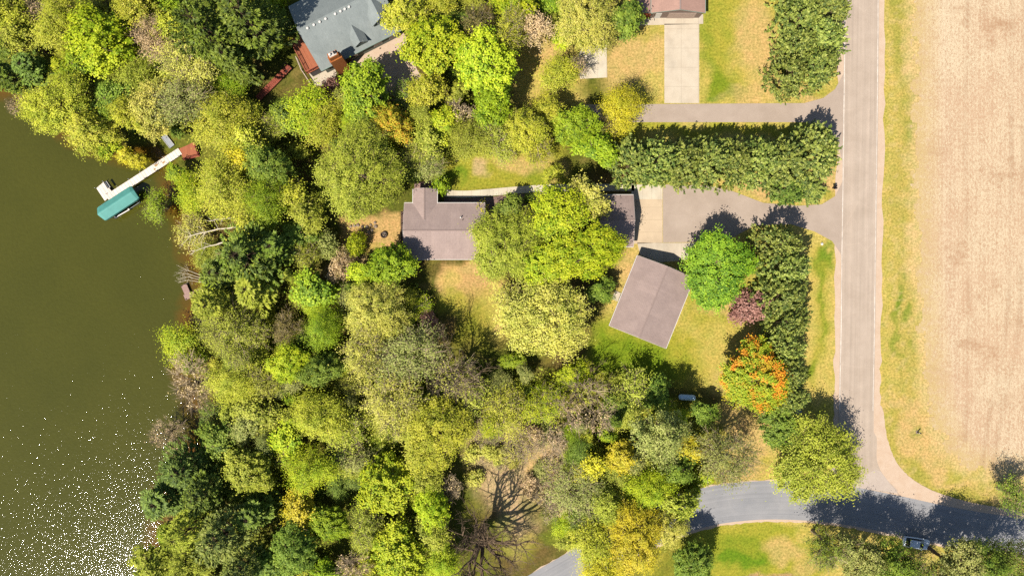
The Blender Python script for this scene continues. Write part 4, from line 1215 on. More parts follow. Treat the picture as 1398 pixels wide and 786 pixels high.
SH_MAUVE = shingle('mauve_shingles', (164, 144, 136), (178, 157, 148))
SH_MAUVE2 = shingle('mauve_shingles_outbuilding', (160, 140, 132), (174, 153, 144))
SH_GREY = shingle('blue_grey_shingles', (136, 144, 142), (153, 160, 157))
SH_BROWN = shingle('brown_pink_shingles', (188, 150, 134), (172, 138, 124))
RIDGE = simple('dark_ridge_shingles', (150, 130, 122), .9, .15, 5, k=GK * 1.45)
SIDING = plank('tan_siding', (196, 176, 154), (186, 166, 146), 0.2, 'Z'); SIDING_G = plank('grey_green_siding', (150, 156, 142), (140, 148, 136), 0.2, 'Z')
SIDING_M = plank('mauve_siding', (160, 138, 124), (152, 130, 118), 0.22, 'Z')
TRIM = simple('white_trim', (244, 238, 228), 0.5, 0.06, 2); TRIM_T = simple('pale_teal_trim', (150, 172, 160), 0.5, 0.1, 2)
GLASS = simple('dark_window_glass', (46, 54, 60), 0.08, 0.1, 1, spec=0.6); DOORW = simple('white_door', (226, 220, 210), 0.5, 0.06, 2)
DOORB = simple('brown_door', (120, 84, 60), 0.5, 0.1, 2); BLACK = simple('black_paint', (34, 30, 30), 0.5, 0.15, 4); STEEL = simple('galvanised_steel', (186, 190, 192), 0.35, 0.1, 4, metal=0.6)
RED_DECK = plank('red_stained_boards', (212, 130, 92), (196, 116, 82), 0.15, 'X'); RED_DECK_Y = plank('red_stained_boards_across', (196, 108, 84), (182, 94, 72), 0.15, 'Y')
BRICK_O = brick('orange_brick', (206, 126, 62), (190, 108, 54), (202, 150, 104)); BRICK_R = brick('red_brick', (178, 84, 52), (160, 72, 46), (180, 130, 100))
PINK_B = plank('weathered_pink_boards', (206, 170, 156), (190, 152, 140), 0.16, 'Y'); WHITE_B = plank('white_dock_panels', (250, 238, 224), (238, 224, 210), 0.6, 'X', k=.5)
DARKW = simple('dark_stained_wood', (74, 54, 48), 0.8, 0.2, 5); STONE = simple('field_stone', (170, 150, 132), 0.9, 0.25, 6, var2=.3)
SKIRT_SHADED = simple('shade_toned_skirting_boards', (112, 104, 102), 0.9, 0.15, 3)  # deck skirt: shade of the face turned from the sun is in its colour

def gable(root, L, W, e, r, roof_mat, wall_mat, trim_mat=TRIM, ox=0.0, oy=0.0, rz=0.0, z0=0.0, inset=0.42, name='roof', wall=True, th=0.2, ridge_cap=True, trim=True):
    """roof along local x with ridge at r, eaves at e, walls under it; (ox, oy, rz) places it on the thing"""
    q = Matrix.Translation((ox, oy, 0)) @ Matrix.Rotation(rz, 4, 'Z')
    def put(mb, nm, mat, par=root):
        o = mb.build(nm, mat, par); 
        if par is root: o.matrix_local = q
        return o
    h = W / 2
    ro = put(MB().extrude_x([(-h, e), (0, r), (h, e), (h, e - th), (0, r - th), (-h, e - th)], -L / 2, L / 2), name, roof_mat)
    if ridge_cap:
        c = MB().extrude_x([(-.14, r - .14 * (r - e) / h + .035), (0, r + .045), (.14, r - .14 * (r - e) / h + .035), (.14, r - .14 * (r - e) / h + .006), (0, r + .008), (-.14, r - .14 * (r - e) / h + .006)], -L / 2 + .01, L / 2 - .01)
        put(c, 'ridge_cap', RIDGE if roof_mat is not SH_GREY else roof_mat, ro)
    if wall:
        a = h - inset; zt = e - th + (r - e) * inset / h - .01; zp = r - th - .02
        put(MB().extrude_x([(-a, z0), (-a, zt), (0, zp), (a, zt), (a, z0)], -L / 2 + inset, L / 2 - inset), 'wall', wall_mat)
    if trim:
        for s in (-1, 1):
            put(MB().box((0, s * (h + .045), e - .10), (L, .085, .2)), 'gutter', trim_mat)
        for s in (-1, 1):
            mb = MB()
            for t in (-1, 1):
                mb.extrude_x([(t * (h - .01), e - th - .03), (t * .0, r - th - .03), (t * .0, r - .03), (t * (h - .01), e - .02)], s * (L / 2 + .02) - .018, s * (L / 2 + .02) + .018)
            put(mb, 'rake_trim', trim_mat)
    return q

def window(root, x, y, z, w, h, face, mat=TRIM, q=None):
    """face: angle of the outward direction on the thing"""
    f = MB().box((0, 0, 0), (.07, w + .16, h + .16)).build('window', mat, root); f.matrix_local = (q or Matrix()) @ Matrix.Translation((x, y, z)) @ Matrix.Rotation(face, 4, 'Z')
    MB().box((.03, 0, 0), (.03, w, h)).build('pane', GLASS, f)
    return f

def door(root, x, y, z, w, h, face, mat, name='door', handle=True):
    f = MB().box((0, 0, 0), (.08, w, h)).build(name, mat, root); f.matrix_local = Matrix.Translation((x, y, z + h / 2)) @ Matrix.Rotation(face, 4, 'Z')
    if name == 'garage_door':
        p = MB()
        for k in range(4):
            for j in range(4): p.box((.045, (j - 1.5) * w / 4, (k - 1.5) * h / 4), (.02, w / 4 - .12, h / 4 - .12))
        p.build('panel', mat, f)
    elif handle: MB().lathe([(.03, 0), (.035, .03), (.0, .06)], (.06, w * .38, 0), 8, 'X').build('handle', STEEL, f)
    return f

def railing(name, parent, pts, h=0.95, mat=DARKW, gap=0.16, post=0.09):
    pts = [Vector(p) for p in pts]; mb = MB()
    for a, b in zip(pts[:-1], pts[1:]):
        mb.bar(a + Vector((0, 0, h)), b + Vector((0, 0, h)), .10, .05); mb.bar(a + Vector((0, 0, .12)), b + Vector((0, 0, .12)), .05)
        n = max(1, int((b - a).length / gap))
        for k in range(n + 1):
            p = a.lerp(b, k / n); big = k % 10 == 0 or k == n
            mb.box(p + Vector((0, 0, h / 2)), (post if big else .035, post if big else .035, h))
    return mb.build(name, mat, parent)

# ------------------------------------------------------------------ mauve L-shaped house
c = P(607, 315.5, 3.0)
house = thing('house', 'L-shaped house with a mauve shingle roof and a back deck', 'house', (c.x, c.y, 0))
gable(house, 13.95, 9.75, 3.0, 4.5, SH_MAUVE, SIDING)
wc = P(580.3, 279.5, 3.0) - c
gable(house, 5.5, 4.2, 3.02, 4.0, SH_MAUVE, SIDING, ox=wc.x, oy=wc.y, rz=R(90), name='wing_roof', inset=.35)
for x in (-3.8, .2, 4.3): window(house, x, -4.50, 1.5, 1.4, 1.2, R(-90))
for x in (1.2, 4.6): window(house, x, 4.50, 1.6, 1.2, 1.1, R(90))
door(house, 2.9, 4.49, .1, .95, 2.05, R(90), DOORB); window(house, 6.58, -1.6, 1.6, 1.3, 1.1, 0); window(house, -6.60, 1.8, 1.5, 2.2, 1.5, R(180))
for x, y, rr, hh in ((2.85, 2.25, .09, .55), (3.2, 1.85, .05, .35)):
    zr = 4.5 - abs(y) * 1.5 / 4.875
    MB().lathe([(rr * 1.7, 0), (rr * 1.7, .05), (rr, .1), (rr, hh), (rr * 1.25, hh), (rr * .9, hh + .06)], (x, y, zr - .02), 10).build('vent_pipe', TRIM if rr > .06 else BLACK, house)
dk = MB().box((-7.3, 0.9, .45), (1.15, 5.6, .14)).build('deck', PINK_B, house)
railing('railing', dk, [(-7.8, -1.8, .52), (-7.8, 3.6, .52)], .95)
MB().box((-7.3, -1.6, .19), (.9, .12, .38)).box((-7.3, 3.4, .19), (.9, .12, .38)).build('support', DARKW, dk)
bd = MB().box((wc.x, wc.y + 3.45, .45), (4.4, 1.5, .14)).build('deck', PINK_B, house)
railing('railing', bd, [(wc.x - 2.15, wc.y + 4.1, .52), (wc.x + 2.15, wc.y + 4.1, .52)], .95)
MB().box((wc.x - 1.9, wc.y + 3.5, .19), (.12, 1.2, .38)).box((wc.x + 1.9, wc.y + 3.5, .19), (.12, 1.2, .38)).build('support', DARKW, bd)

# ------------------------------------------------------------------ small garage
c = P(841.5, 301.5, 2.7)
g = thing('garage', 'small mauve-roofed garage half in tree shade beside the concrete drive', 'garage', (c.x, c.y, 0))
gable(g, 5.9, 9.0, 2.75, 4.3, SH_MAUVE2, SIDING, inset=.3)
for y in (-2.1, 2.1): door(g, 2.67, y, .05, 2.6, 2.1, 0, DOORW, 'garage_door')
door(g, -.8, -4.21, .05, .9, 2.0, R(-90), DOORW)

# ------------------------------------------------------------------ outbuilding turned on the lawn
c = P(889.6, 412, 3.1)
s = thing('outbuilding', 'large mauve-roofed outbuilding set at an angle on the green lawn', 'outbuilding', (c.x, c.y, 0), math.atan2(96, 38.5))
gable(s, 13.1, 10.55, 3.15, 4.75, SH_MAUVE2, SIDING, inset=.35)
for y in (-2.4, 2.4): door(s, 6.24, y, .05, 3.2, 2.5, 0, DOORW, 'garage_door')
for x in (-3.5, 2.5): window(s, x, -4.96, 1.8, 1.1, .9, R(-90))
door(s, -1.2, 4.97, .05, .95, 2.05, R(90), DOORW); MB().box((-1.2, 5.6, .08), (1.6, 1.1, .14)).build('step', M_conc, s)

# ------------------------------------------------------------------ grey-roofed house
ang = R(27); c = Vector((-28.8, 46.5, 0))
h2 = thing('house', 'grey-roofed house with dormers, brick chimney and red deck at the top edge', 'house', c, ang)
HL, HW, HE, HR = 15.6, 12.4, 3.3, 7.4
gable(h2, HL, HW, HE, HR, SH_GREY, SIDING_G, TRIM_T, inset=.5)
for k, x in enumerate((-6.2, -5.0, -3.9, -2.8, -1.0, 0.0, .8, 1.6)):
    MB().lathe([(.16, 0), (.16, .14), (.24, .16), (.20, .26), (.05, .30)], (x, -.42, HR - .30), 10).build('roof_vent', TRIM, h2)
slope = (HR - HE) / (HW / 2)
def dormer(x, y0, y1, half, zr):
    """gabled dormer on the near slope, its face at local y = y1"""
    ze = zr - half * .85
    rf = MB()
    rf.add([(x - half - .25, y1 - .25, ze - .2), (x, y1 - .25, zr), (x + half + .25, y1 - .25, ze - .2), (x - half - .25, y0, ze - .2), (x, y0, zr), (x + half + .25, y0, ze - .2),
            (x - half - .25, y1 - .25, ze - .34), (x, y1 - .25, zr - .15), (x + half + .25, y1 - .25, ze - .34), (x - half - .25, y0, ze - .34), (x, y0, zr - .15), (x + half + .25, y0, ze - .34)],
           [(0, 1, 4, 3), (1, 2, 5, 4), (6, 9, 10, 7), (7, 10, 11, 8), (0, 6, 7, 1), (1, 7, 8, 2), (0, 3, 9, 6), (2, 8, 11, 5)])
    o = rf.build('dormer', SH_GREY, h2)
    zb = HR - slope * abs(y1) - .3
    MB().add([(x - half, y1, zb), (x + half, y1, zb), (x + half, y1, ze - .16), (x, y1, zr - .2), (x - half, y1, ze - .16), (x - half, y0, zb), (x + half, y0, zb), (x + half, y0, ze - .16), (x, y0, zr - .2), (x - half, y0, ze - .16)],
             [(0, 1, 2, 3, 4), (5, 9, 8, 7, 6), (0, 5, 6, 1), (1, 6, 7, 2), (0, 4, 9, 5)]).build('dormer_wall', SIDING_G, o)
    f = MB().box((x, y1 - .03, zr - half * .9), (half * 1.1, .07, half * .95)).build('window', TRIM, o)
    MB().box((x, y1 - .075, zr - half * .9), (half * .9, .03, half * .75)).build('window_pane', GLASS, o)
dormer(.5, -2.6, -5.6, 1.05, 5.75)
dormer(5.4, -.3, -4.2, 1.6, 7.25)
ch = thing  # noqa
cx_, cy_ = -4.4, -6.55
cm = MB().box((cx_, cy_, 3.3), (2.2, 1.1, 6.6)).build('chimney', BRICK_O, h2)
MB().box((cx_, cy_ + .1, 7.1), (1.7, .9, 1.4)).build('chimney_stack', BRICK_O, cm)
MB().box((cx_, cy_ + .1, 7.86), (1.3, .7, .12)).build('chimney_cap', simple('pale_cap_concrete', (230, 220, 206), .8), cm)
for dx in (-.45, .4): MB().lathe([(.2, 0), (.17, .4), (.21, .42), (.1, .44)], (cx_ + dx, cy_ + .1, 7.94), 10).build('flue', TRIM if dx < 0 else BLACK, cm)
dk = MB().box((-8.85, -2.0, 2.55), (2.9, 6.6, .16)).build('deck', RED_DECK, h2)
MB().box((-8.7, -2.1, 1.2), (2.4, 6.1, 2.5)).build('deck_skirt', SKIRT_SHADED, dk)
railing('railing', dk, [(-7.45, -5.2, 2.63), (-10.2, -5.2, 2.63), (-10.2, 1.2, 2.63)], .95, simple('red_stained_wood', (190, 104, 78), .8))
for x in (-1.8, 3.0, 6.0): window(h2, x, -5.73, 1.6, 1.5, 1.3, R(-90))
door(h2, -2.9, -5.73, .1, 1.0, 2.1, R(-90), DOORB); window(h2, -7.33, 1.5, 4.2, 1.6, 1.3, R(180)); window(h2, 7.33, 0, 4.4, 1.6, 1.3, 0)
fpts = [P(406, 80, 0), P(413, 97, 0), P(426, 117, 0)]; base = fpts[0].copy()
f = railing('picket_fence', None, [p - base for p in fpts], 1.0, simple('pale_picket_paint', (226, 204, 186), .7), .2); f.location = base; tag(f, 'pale picket fence beside the concrete pad of the grey-roofed house', 'fence')

# ------------------------------------------------------------------ brown-roofed house cut by the top edge
c = P(926, -35, 3.0)
h3 = thing('house', 'brown-pink roofed house cut by the top edge, facing its concrete drive', 'house', (c.x, c.y, 0), R(90))
gable(h3, 13.4, 9.35, 3.0, 4.5, SH_BROWN, SIDING_M, TRIM_T, inset=.3)
door(h3, -6.45, -1.0, .05, 4.8, 2.2, R(180), simple('mauve_garage_door', (186, 162, 146), .6), 'garage_door')
door(h3, -6.45, 3.1, .05, 1.0, 2.05, R(180), DOORW)
an = P(881, -30, 2.8) - c
gable(h3, 12.2, 2.6, 2.7, 3.1, SH_BROWN, BRICK_R, TRIM_T, ox=an.y, oy=-an.x, name='annex_roof', inset=.12, ridge_cap=False)
MB().lathe([(.3, 0), (.28, .25), (.05, .32)], (-4.4, 2.2, 3.75), 10).build('roof_vent', TRIM, h3)

# ------------------------------------------------------------------ boardwalk stairs down from the grey house
a, b = P(397, 92, 0), P(353, 136, 0); b.z = hz(b.x, b.y)
st = thing('boardwalk', 'red wooden boardwalk stairs between the big pines and the grey-roofed house', 'boardwalk', (a.x, a.y, 0), math.atan2((b - a).y, (b - a).x))
L = (b - a).xy.length; mb = MB(); n = int(L / .3)
for k in range(n): mb.box(((k + .5) * L / n, 0, .55 + (b.z - a.z) * k / n), (L / n * .9, 1.15, .06))
mb.build('tread', RED_DECK_Y, st)
mb = MB()
for s in (-1, 1): mb.bar((0, s * .52, .45), (L, s * .52, .45 + b.z - a.z), .06, .2)
for k in range(0, n, 8):
    for s in (-1, 1): mb.box(((k + .5) * L / n, s * .5, .1 + (b.z - a.z) * k / n), (.1, .1, .9))
mb.build('stringer', DARKW, st)
for s in (-1, 1): railing('handrail', st, [(0, s * .6, .55), (L * .16, s * .6, .55 + (b.z - a.z) * .16)], .9, DARKW, .5)

# ------------------------------------------------------------------ shore deck, white dock, boat lift
DZ = WATER + .55
def poly_slab(name, poly_px, z, th, mat, parent, org):
    pts = [P(x, y, z) - org for x, y in poly_px]
    return MB().prism([(p.x, p.y) for p in pts], z - th - org.z, z - org.z).build(name, mat, parent)
o = P(258, 207, DZ); o.z = WATER
sd_ = thing('shore_deck', 'red wooden deck where the white dock meets the bank', 'deck', o)
dp = poly_slab('deck', [(244.5, 203), (252, 200), (269, 192), (271.5, 194.5), (268, 199), (274, 213.5), (251, 219), (247.5, 211)], DZ, .16, RED_DECK, sd_, o)
pp = [P(268.5, 200, DZ) - o, P(273, 212.5, DZ) - o, P(251, 218, DZ) - o]
bn = MB()
for u, v in zip(pp[:-1], pp[1:]):
    bn.bar(u + Vector((0, 0, .42)), v + Vector((0, 0, .42)), .4, .06); bn.bar(u + Vector((0, 0, .8)), v + Vector((0, 0, .8)), .08, .35)
    for k in range(4): bn.box(u.lerp(v, (k + .5) / 4) + Vector((0, 0, .4)), (.09, .09, .8))
bn.build('bench', simple('red_bench_boards', (168, 84, 62), .8), sd_)
mb = MB()
for x, y in ((247, 206), (252, 217), (270, 211), (266, 196)):
    p = P(x, y, DZ) - o; mb.box((p.x, p.y, -.1), (.12, .12, 1.1))
mb.build('post', DARKW, sd_)

a, b = P(246, 206.5, DZ), P(147, 270.5, DZ); o = a.copy(); o.z = WATER
dock = thing('dock', 'long white dock with a square end platform beside the teal canopy', 'dock', o, math.atan2((b - a).y, (b - a).x))
L = (b - a).length; dz = DZ - WATER
MB().box((L / 2, 0, dz), (L, 1.3, .12)).build('walkway', WHITE_B, dock)
# platform: in local axes
q = dock.matrix_basis.copy() if False else Matrix.Translation(o) @ Matrix.Rotation(dock.rotation_euler.z, 4, 'Z'); qi = q.inverted()
pl = [qi @ P(x, y, DZ) for x, y in ((142.3, 248), (131.8, 257), (143.5, 274.5), (154.8, 264))]
MB().prism([(p.x, p.y) for p in pl], dz - .05, dz + .065).build('platform', WHITE_B, dock)
mb = MB()
for x in np.linspace(.6, L - .3, 7):
    for s in (-1, 1): mb.lathe([(.045, -1.6), (.045, dz + .55), (.0, dz + .56)], (x, s * .68, 0), 8)
for p in pl[:2]: mb.lathe([(.045, -1.6), (.045, dz + .6), (.0, dz + .61)], (p.x, p.y, 0), 8)
mb.build('post', STEEL, dock)
MB().box((3.6, .1, dz + .065), (.5, .3, .012)).box((5.0, -.2, dz + .065), (.6, .35, .012)).box((5.6, .25, dz + .065), (.4, .25, .012)).build('leaf_debris', simple('fallen_leaves', (196, 158, 110), .9), dock)
p = P(148.5, 252.5, DZ + .1)
bench = thing('bench', 'small white bench on the dock\'s end platform', 'bench', (p.x, p.y, DZ + .065), dock.rotation_euler.z + R(90))
MB().box((0, 0, .43), (1.3, .38, .05)).build('seat', TRIM, bench); MB().box((0, -.2, .72), (1.3, .05, .4)).build('backrest', TRIM, bench)
for s in (-1, 1): MB().box((s * .55, .12, .2), (.06, .06, .41)).box((s * .55, -.2, .45), (.06, .04, .9)).build('leg', STEEL, bench)

TEAL = simple('teal_canopy_cloth', (88, 158, 148), .6, .1, .8, k=.52)
cz = WATER + 2.6
cc = [P(x, y, cz) for x, y in ((129.6, 283), (176.8, 253.7), (188.3, 269.7), (142, 301.7))]
ctr = sum(cc, Vector()) / 4; ax = ((cc[1] - cc[0]) + (cc[2] - cc[3])) / 2; ac = ((cc[0] - cc[3]) + (cc[1] - cc[2])) / 2
lift = thing('boat_lift', 'covered boat lift with a teal canopy beside the white dock', 'boat lift', (ctr.x, ctr.y, WATER), math.atan2(ax.y, ax.x))
LL, LW = ax.length, ac.length
prof = [(-LW / 2, 1.75), (-LW / 2, 2.25), (-LW * .06, 2.98), (0, 3.0), (LW * .06, 2.98), (LW / 2, 2.25), (LW / 2, 1.75)]
V = []; Fc = []; xs = [(-LL / 2, .82), (-LL / 2 + .35, .97), (-LL / 4, 1), (0, 1), (LL / 4, 1), (LL / 2 - .35, .97), (LL / 2, .82)]
for x, k in xs:
    for y, z in prof: V.append((x + (0 if abs(x) < LL / 2 - .01 else math.copysign(.25 * (1 - abs(y) / (LW / 2)), x)), y * (1 if k == 1 else .55 + .45 * k), 1.75 + (z - 1.75) * k))
n = len(prof)
for i in range(len(xs) - 1):
    for j in range(n - 1): Fc.append((i * n + j, i * n + j + 1, (i + 1) * n + j + 1, (i + 1) * n + j))
Fc += [tuple(range(n)), tuple((len(xs) - 1) * n + j for j in range(n))[::-1]]
cn = MB().add(V, Fc).build('canopy', TEAL, lift)
mb = MB()
for x in (-LL * .36, LL * .36):
    for y in (-LW * .46, LW * .46): mb.box((x, y, .6), (.12, .12, 3.4))
mb.build('post', STEEL, lift)
mb = MB()
for y in (-LW * .46, LW * .46): mb.box((0, y, .35), (LL * .74, .1, .14))
for x in (-LL * .36, LL * .36): mb.box((x, 0, .2), (.14, LW * .92, .12))
mb.build('frame', STEEL, lift)
a, b = qi, None
p1, p2 = P(157.5, 297, WATER + .35), P(177.5, 285.5, WATER + .35)
rail = MB().tube([(0, 0, 0), (p2 - p1)], .12, 8).box((p2 - p1) * .05 + Vector((0, 0, .12)), (.3, .3, .22)).box((p2 - p1) * .95 + Vector((0, 0, .12)), (.3, .3, .22)).bar((p2 - p1) * .2, (p2 - p1) * .2 + Vector((0, 0, -1.2)), .08).bar((p2 - p1) * .8, (p2 - p1) * .8 + Vector((0, 0, -1.2)), .08).build('mooring_rail', TRIM)
rail.location = p1; tag(rail, 'white rail floating along the teal canopy\'s lower side', 'rail')

o = P(228.5, 192.5, WATER + .6)
o.z = hz(o.x, o.y)
rp = thing('ramp', 'grey ramp slab on the bank above the white dock', 'ramp', o, R(-52))
MB().box((0, 0, .22), (2.5, .95, .1)).build('deck', simple('grey_ramp_boards', (176, 180, 186), .8, .1, 3), rp); MB().box((0, .5, .24), (2.5, .07, .2)).box((0, -.5, .24), (2.5, .07, .2)).build('edge', simple('pale_ramp_edge', (222, 216, 206), .7), rp)

# brown dock on the west bank
o = P(254, 399, WATER + .5); o.z = WATER
bd = thing('dock', 'small pinkish-brown L-shaped dock on the wooded west bank', 'dock', o)
poly_slab('walkway', [(247, 390), (254.5, 387), (259.5, 399.2), (252, 402)], WATER + .5, .12, PINK_B, bd, o)
poly_slab('platform', [(250.2, 402.8), (264.6, 397.5), (266.6, 403.5), (253.4, 409.8)], WATER + .52, .12, PINK_B, bd, o)
mb = MB()
for x, y in ((248, 390.5), (254, 388), (254, 408.5), (265, 403)):
    p = P(x, y, WATER + .5) - o; mb.box((p.x, p.y, 0), (.1, .1, 1.6))
mb.build('post', DARKW, bd)
sl = [(268.5, 396), (276, 391.5), (281.5, 396.5), (274, 401.5)]
o2 = P(275, 396.5, WATER + .9); o2.z = hz(o2.x, o2.y); g0 = thing('landing', 'pinkish landing boards on the bank beside the small brown dock', 'landing', o2)
poly_slab('deck', sl, o2.z + .3, .3, PINK_B, g0, o2)

# ------------------------------------------------------------------ terrace things
p = P(524, 320.5, .25)
fp = thing('fire_pit', 'round dark fire ring on the bark terrace west of the mauve house', 'fire pit', (p.x, p.y, 0))
mb = MB()
ri, ro_ = .44, .58; n = 28; V = []
for k in range(n):
    a = 6.2832 * k / n
    for r_, z in ((ri, .02), (ro_, .02), (ro_, .36), (ri, .36)): V.append((r_ * math.cos(a), r_ * math.sin(a), z))
mb.add(V, [(4 * k + j, 4 * k + (j + 1) % 4, 4 * ((k + 1) % n) + (j + 1) % 4, 4 * ((k + 1) % n) + j) for k in range(n) for j in range(4)])
mb.build('ring', DARKW, fp)
MB().tube([(-.3, -.1, .12), (.25, .15, .16)], .06, 6).tube([(-.1, .28, .12), (.1, -.3, .2)], .055, 6).tube([(-.28, .15, .1), (.3, -.12, .24)], .05, 6).build('log', BARK, fp)
MB().lathe([(.43, .03), (.2, .06), (.05, .05)], (0, 0, 0), 14).build('ash', simple('grey_ash', (150, 140, 130), .95), fp)
rw = random.Random(4)
for k, (x, y) in enumerate([(479, 309), (484, 308), (489, 307.5), (495, 309), (501, 310), (506, 307), (512, 304), (513, 309), (508, 314), (503, 317)]):
    p = on_ground(x, y); bm = bmesh.new(); bmesh.ops.create_icosphere(bm, subdivisions=2, radius=.28 * rw.uniform(.7, 1.4))
    for v in bm.verts: v.co = v.co * (1 + rw.uniform(-.16, .16)); v.co.z *= .7
    me = bpy.data.meshes.new('boulder'); bm.to_mesh(me); bm.free(); me.materials.append(STONE); ob = bpy.data.objects.new('boulder', me); COL.objects.link(ob); ob.location = p + Vector((0, 0, .08))
    tag(ob, 'small boulder in the rough line edging the bark terrace', 'boulder', 'boulders edging the bark terrace')

# ------------------------------------------------------------------ gas tank
p = P(938, 542.3, .9)
tk = thing('gas_tank', 'pale blue-white gas tank lying in the trees\' shade', 'gas tank', (p.x, p.y, 0), R(-3))
TANK = simple('skylight_blue_tank_paint', (186, 214, 230), .35, .05, 2, k=.75)  # white tank: blue skylight of the shade and extra brightness mixed into its paint
MB().lathe([(.02, -1.56), (.26, -1.5), (.44, -1.32), (.52, -1.05), (.52, 1.05), (.44, 1.32), (.26, 1.5), (.02, 1.56)], (0, 0, .82), 24, 'X').build('tank', TANK, tk, smooth=True)
MB().lathe([(.2, 0), (.2, .14), (.12, .2), (.02, .21)], (0, 0, 1.31), 14).build('valve_dome', TANK, tk)
for s in (-1, 1): MB().box((s * .8, 0, .2), (.16, .8, .5)).build('leg', STONE, tk)

# ------------------------------------------------------------------ parked car on the shaded road
p = P(1251.5, 741, .8)
CAR = simple('white_blue_car_paint', (214, 226, 240), .25, .03, 1, spec=.6, k=.62)
car = thing('parked_car', 'white car parked on the shaded road under roadside trees', 'car', (p.x, p.y, .02), R(-9))
def loft(secs, name, mat, par, smooth=True):
    n = len(secs[0][1]); V = []; Fc = []
    for x, pr in secs: V += [(x, y, z) for y, z in pr]
    for i in range(len(secs) - 1):
        for j in range(n): Fc.append((i * n + j, i * n + (j + 1) % n, (i + 1) * n + (j + 1) % n, (i + 1) * n + j))
    Fc += [tuple(range(n)), tuple((len(secs) - 1) * n + j for j in range(n))[::-1]]
    return MB().add(V, Fc).build(name, mat, par, smooth)
def sec(w, z0, z1, sh=.1): return [(-w + sh * .6, z0), (-w, z0 + .22), (-w, z1 - sh), (-w + sh, z1), (0, z1 + .035), (w - sh, z1), (w, z1 - sh), (w, z0 + .22), (w - sh * .6, z0)]
body = loft([(-2.35, sec(.72, .42, .78)), (-2.28, sec(.84, .28, .92)), (-1.6, sec(.91, .24, 1.0)), (0, sec(.92, .22, 1.0)), (1.0, sec(.92, .22, .98)), (1.9, sec(.88, .24, .90)), (2.25, sec(.78, .28, .76)), (2.36, sec(.66, .38, .64))], 'body', CAR, car)
def cab(w0, w1, z0, z1): return [(-w0, z0), (-w1, z1 - .06), (-w1 + .1, z1), (w1 - .1, z1), (w1, z1 - .06), (w0, z0)]
loft([(-2.05, cab(.80, .78, .98, 1.02)), (-1.5, cab(.82, .68, .99, 1.40)), (.25, cab(.82, .68, .99, 1.42)), (1.15, cab(.82, .78, .96, 1.0))], 'cabin_glass', GLASS, car, False)
MB().box((-.62, 0, 1.43), (1.75, 1.22, .05)).build('roof', CAR, car, bevel=.02)
for x in (-1.42, 1.42):
    for s in (-1, 1):
        wh = MB().lathe([(.2, -.1), (.31, -.1), (.33, -.06), (.33, .06), (.31, .1), (.2, .1)], (x, s * .84, .33), 20, 'Y').build('wheel', BLACK, car)
        MB().lathe([(.19, 0), (.17, s * .03), (.04, s * .035)], (x, s * .94, .33), 14, 'Y').build('rim', STEEL, wh)
for s in (-1, 1):
    MB().box((2.24, s * .56, .66), (.16, .3, .1)).build('headlight', simple('lamp_glass', (236, 240, 244), .1, .02, 1, spec=.8), car)
    MB().box((-2.27, s * .6, .8), (.12, .28, .12)).build('taillight', simple('red_lamp', (150, 20, 16), .3, .05, 1), car)
    MB().box((.85, s * 1.0, 1.02), (.14, .18, .12)).build('mirror', CAR, car)

# ------------------------------------------------------------------ mailboxes and markers
def mailbox(px, py, label, two):
    p = P(px, py, .9)
    t = thing('mailbox', label, 'mailbox', (p.x, p.y, 0), R(8))
    MB().box((0, 0, .5), (.11, .11, 1.04)).build('post', DARKW, t)
    for k in range(2 if two else 1):
        y = (.16 if k else -.16) if two else 0
        b = MB().extrude_x([(y - .12, 1.05), (y - .12, 1.22), (y - .085, 1.3), (y, 1.33), (y + .085, 1.3), (y + .12, 1.22), (y + .12, 1.05)], -.3, .3).build('box', BLACK, t)
        MB().box((.1, y + .13, 1.3), (.14, .012, .1)).build('flag', simple('red_flag', (170, 40, 30), .5), b)
    if two: MB().box((0, 0, 1.03), (.5, .62, .04)).build('shelf', DARKW, t)
mailbox(1139.5, 256, 'black twin mailbox by the mouth of the lower driveway', True)
mailbox(1144, 102, 'small black mailbox below the top right cedars', False)
p = P(1090, 561, .5); ub = thing('utility_box', 'small pale utility box among trees beside the broad yellow-olive one', 'utility box', (p.x, p.y, 0), R(20))
MB().box((0, 0, .4), (.75, .6, .8)).build('cabinet', TRIM, ub, bevel=.03); MB().box((0, 0, .83), (.85, .7, .06)).build('lid', STEEL, ub); MB().box((0, 0, .03), (1.0, .85, .08)).build('plinth', M_conc, ub)
p = P(1255, 590.5, .6); mk = thing('marker_post', 'small dark marker post with a pale band at the field\'s corner', 'marker post', (p.x, p.y, 0))
MB().lathe([(.11, 0), (.11, 1.15), (.06, 1.25), (.01, 1.26)], (0, 0, 0), 10).build('post', BLACK, mk); MB().lathe([(.125, .75), (.125, .98)], (0, 0, 0), 10).build('band', TRIM, mk); MB().box((0, 0, .03), (.5, .5, .06)).build('base', STONE, mk)
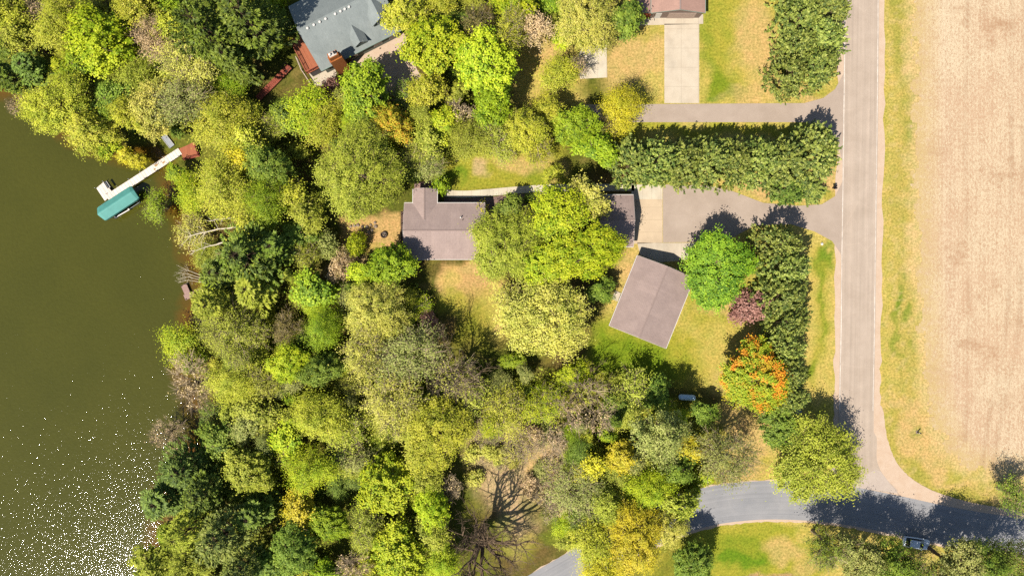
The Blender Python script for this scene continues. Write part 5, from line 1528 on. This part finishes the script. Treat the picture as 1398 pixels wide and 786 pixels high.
for x, y, lab in ((1122, 333, 'white stone at the top of the grass strip beside the road'), (1119.5, 267.5, 'white stone in the grass near the black twin mailbox')):
    p = on_ground(x, y); bm = bmesh.new(); bmesh.ops.create_icosphere(bm, subdivisions=2, radius=.26)
    for v in bm.verts: v.co *= 1 + rw.uniform(-.14, .14); v.co.z *= .7
    me = bpy.data.meshes.new('stone'); bm.to_mesh(me); bm.free(); me.materials.append(TRIM); ob = bpy.data.objects.new('stone', me); COL.objects.link(ob); ob.location = p + Vector((0, 0, .1)); tag(ob, lab, 'stone')
# ------------------------------------------------------------------ camera, sun and sky
cam = bpy.data.cameras.new('camera'); cam.sensor_width = 36; cam.sensor_fit = 'HORIZONTAL'
cam.lens = 36 * H / (1398 * K); cam.clip_end = 2000; cam.clip_start = 1
co = bpy.data.objects.new('camera', cam); COL.objects.link(co); co.location = (0, 0, H); S.camera = co
EL = R(55.5); sdir = Vector((-0.645, -0.764, 0)).normalized()
sun = bpy.data.lights.new('sun', 'SUN'); sun.energy = 5.0; sun.angle = R(0.53); sun.color = (1.0, 0.935, 0.835)
so = bpy.data.objects.new('sun', sun); COL.objects.link(so)
so.rotation_euler = Vector((-sdir.x * math.cos(EL), -sdir.y * math.cos(EL), -math.sin(EL))).to_track_quat('-Z', 'Y').to_euler()
so.location = (-60, -70, 200)
w = bpy.data.worlds.new('World'); S.world = w; w.use_nodes = True; nt = w.node_tree
sky = nt.nodes.new('ShaderNodeTexSky'); sky.sky_type = 'NISHITA'; sky.sun_disc = False
sky.sun_elevation = EL; sky.sun_rotation = math.atan2(sdir.x, sdir.y); sky.air_density = 1.0; sky.dust_density = 0.6
bg = nt.nodes['Background']; nt.links.new(sky.outputs[0], bg.inputs[0]); bg.inputs[1].default_value = 0.075
S.view_settings.view_transform = 'Standard'; S.view_settings.look = 'None'; S.view_settings.exposure = 1.08; S.view_settings.gamma = 1
S.view_settings.use_curve_mapping = False
S.render.engine = 'CYCLES'
cy = S.cycles; cy.max_bounces = 5; cy.diffuse_bounces = 3; cy.glossy_bounces = 2; cy.transmission_bounces = 3; cy.transparent_max_bounces = 4
cy.use_denoising = False; cy.sample_clamp_indirect = 6; cy.caustics_reflective = False; cy.caustics_refractive = False
S.render.filter_size = 1.2
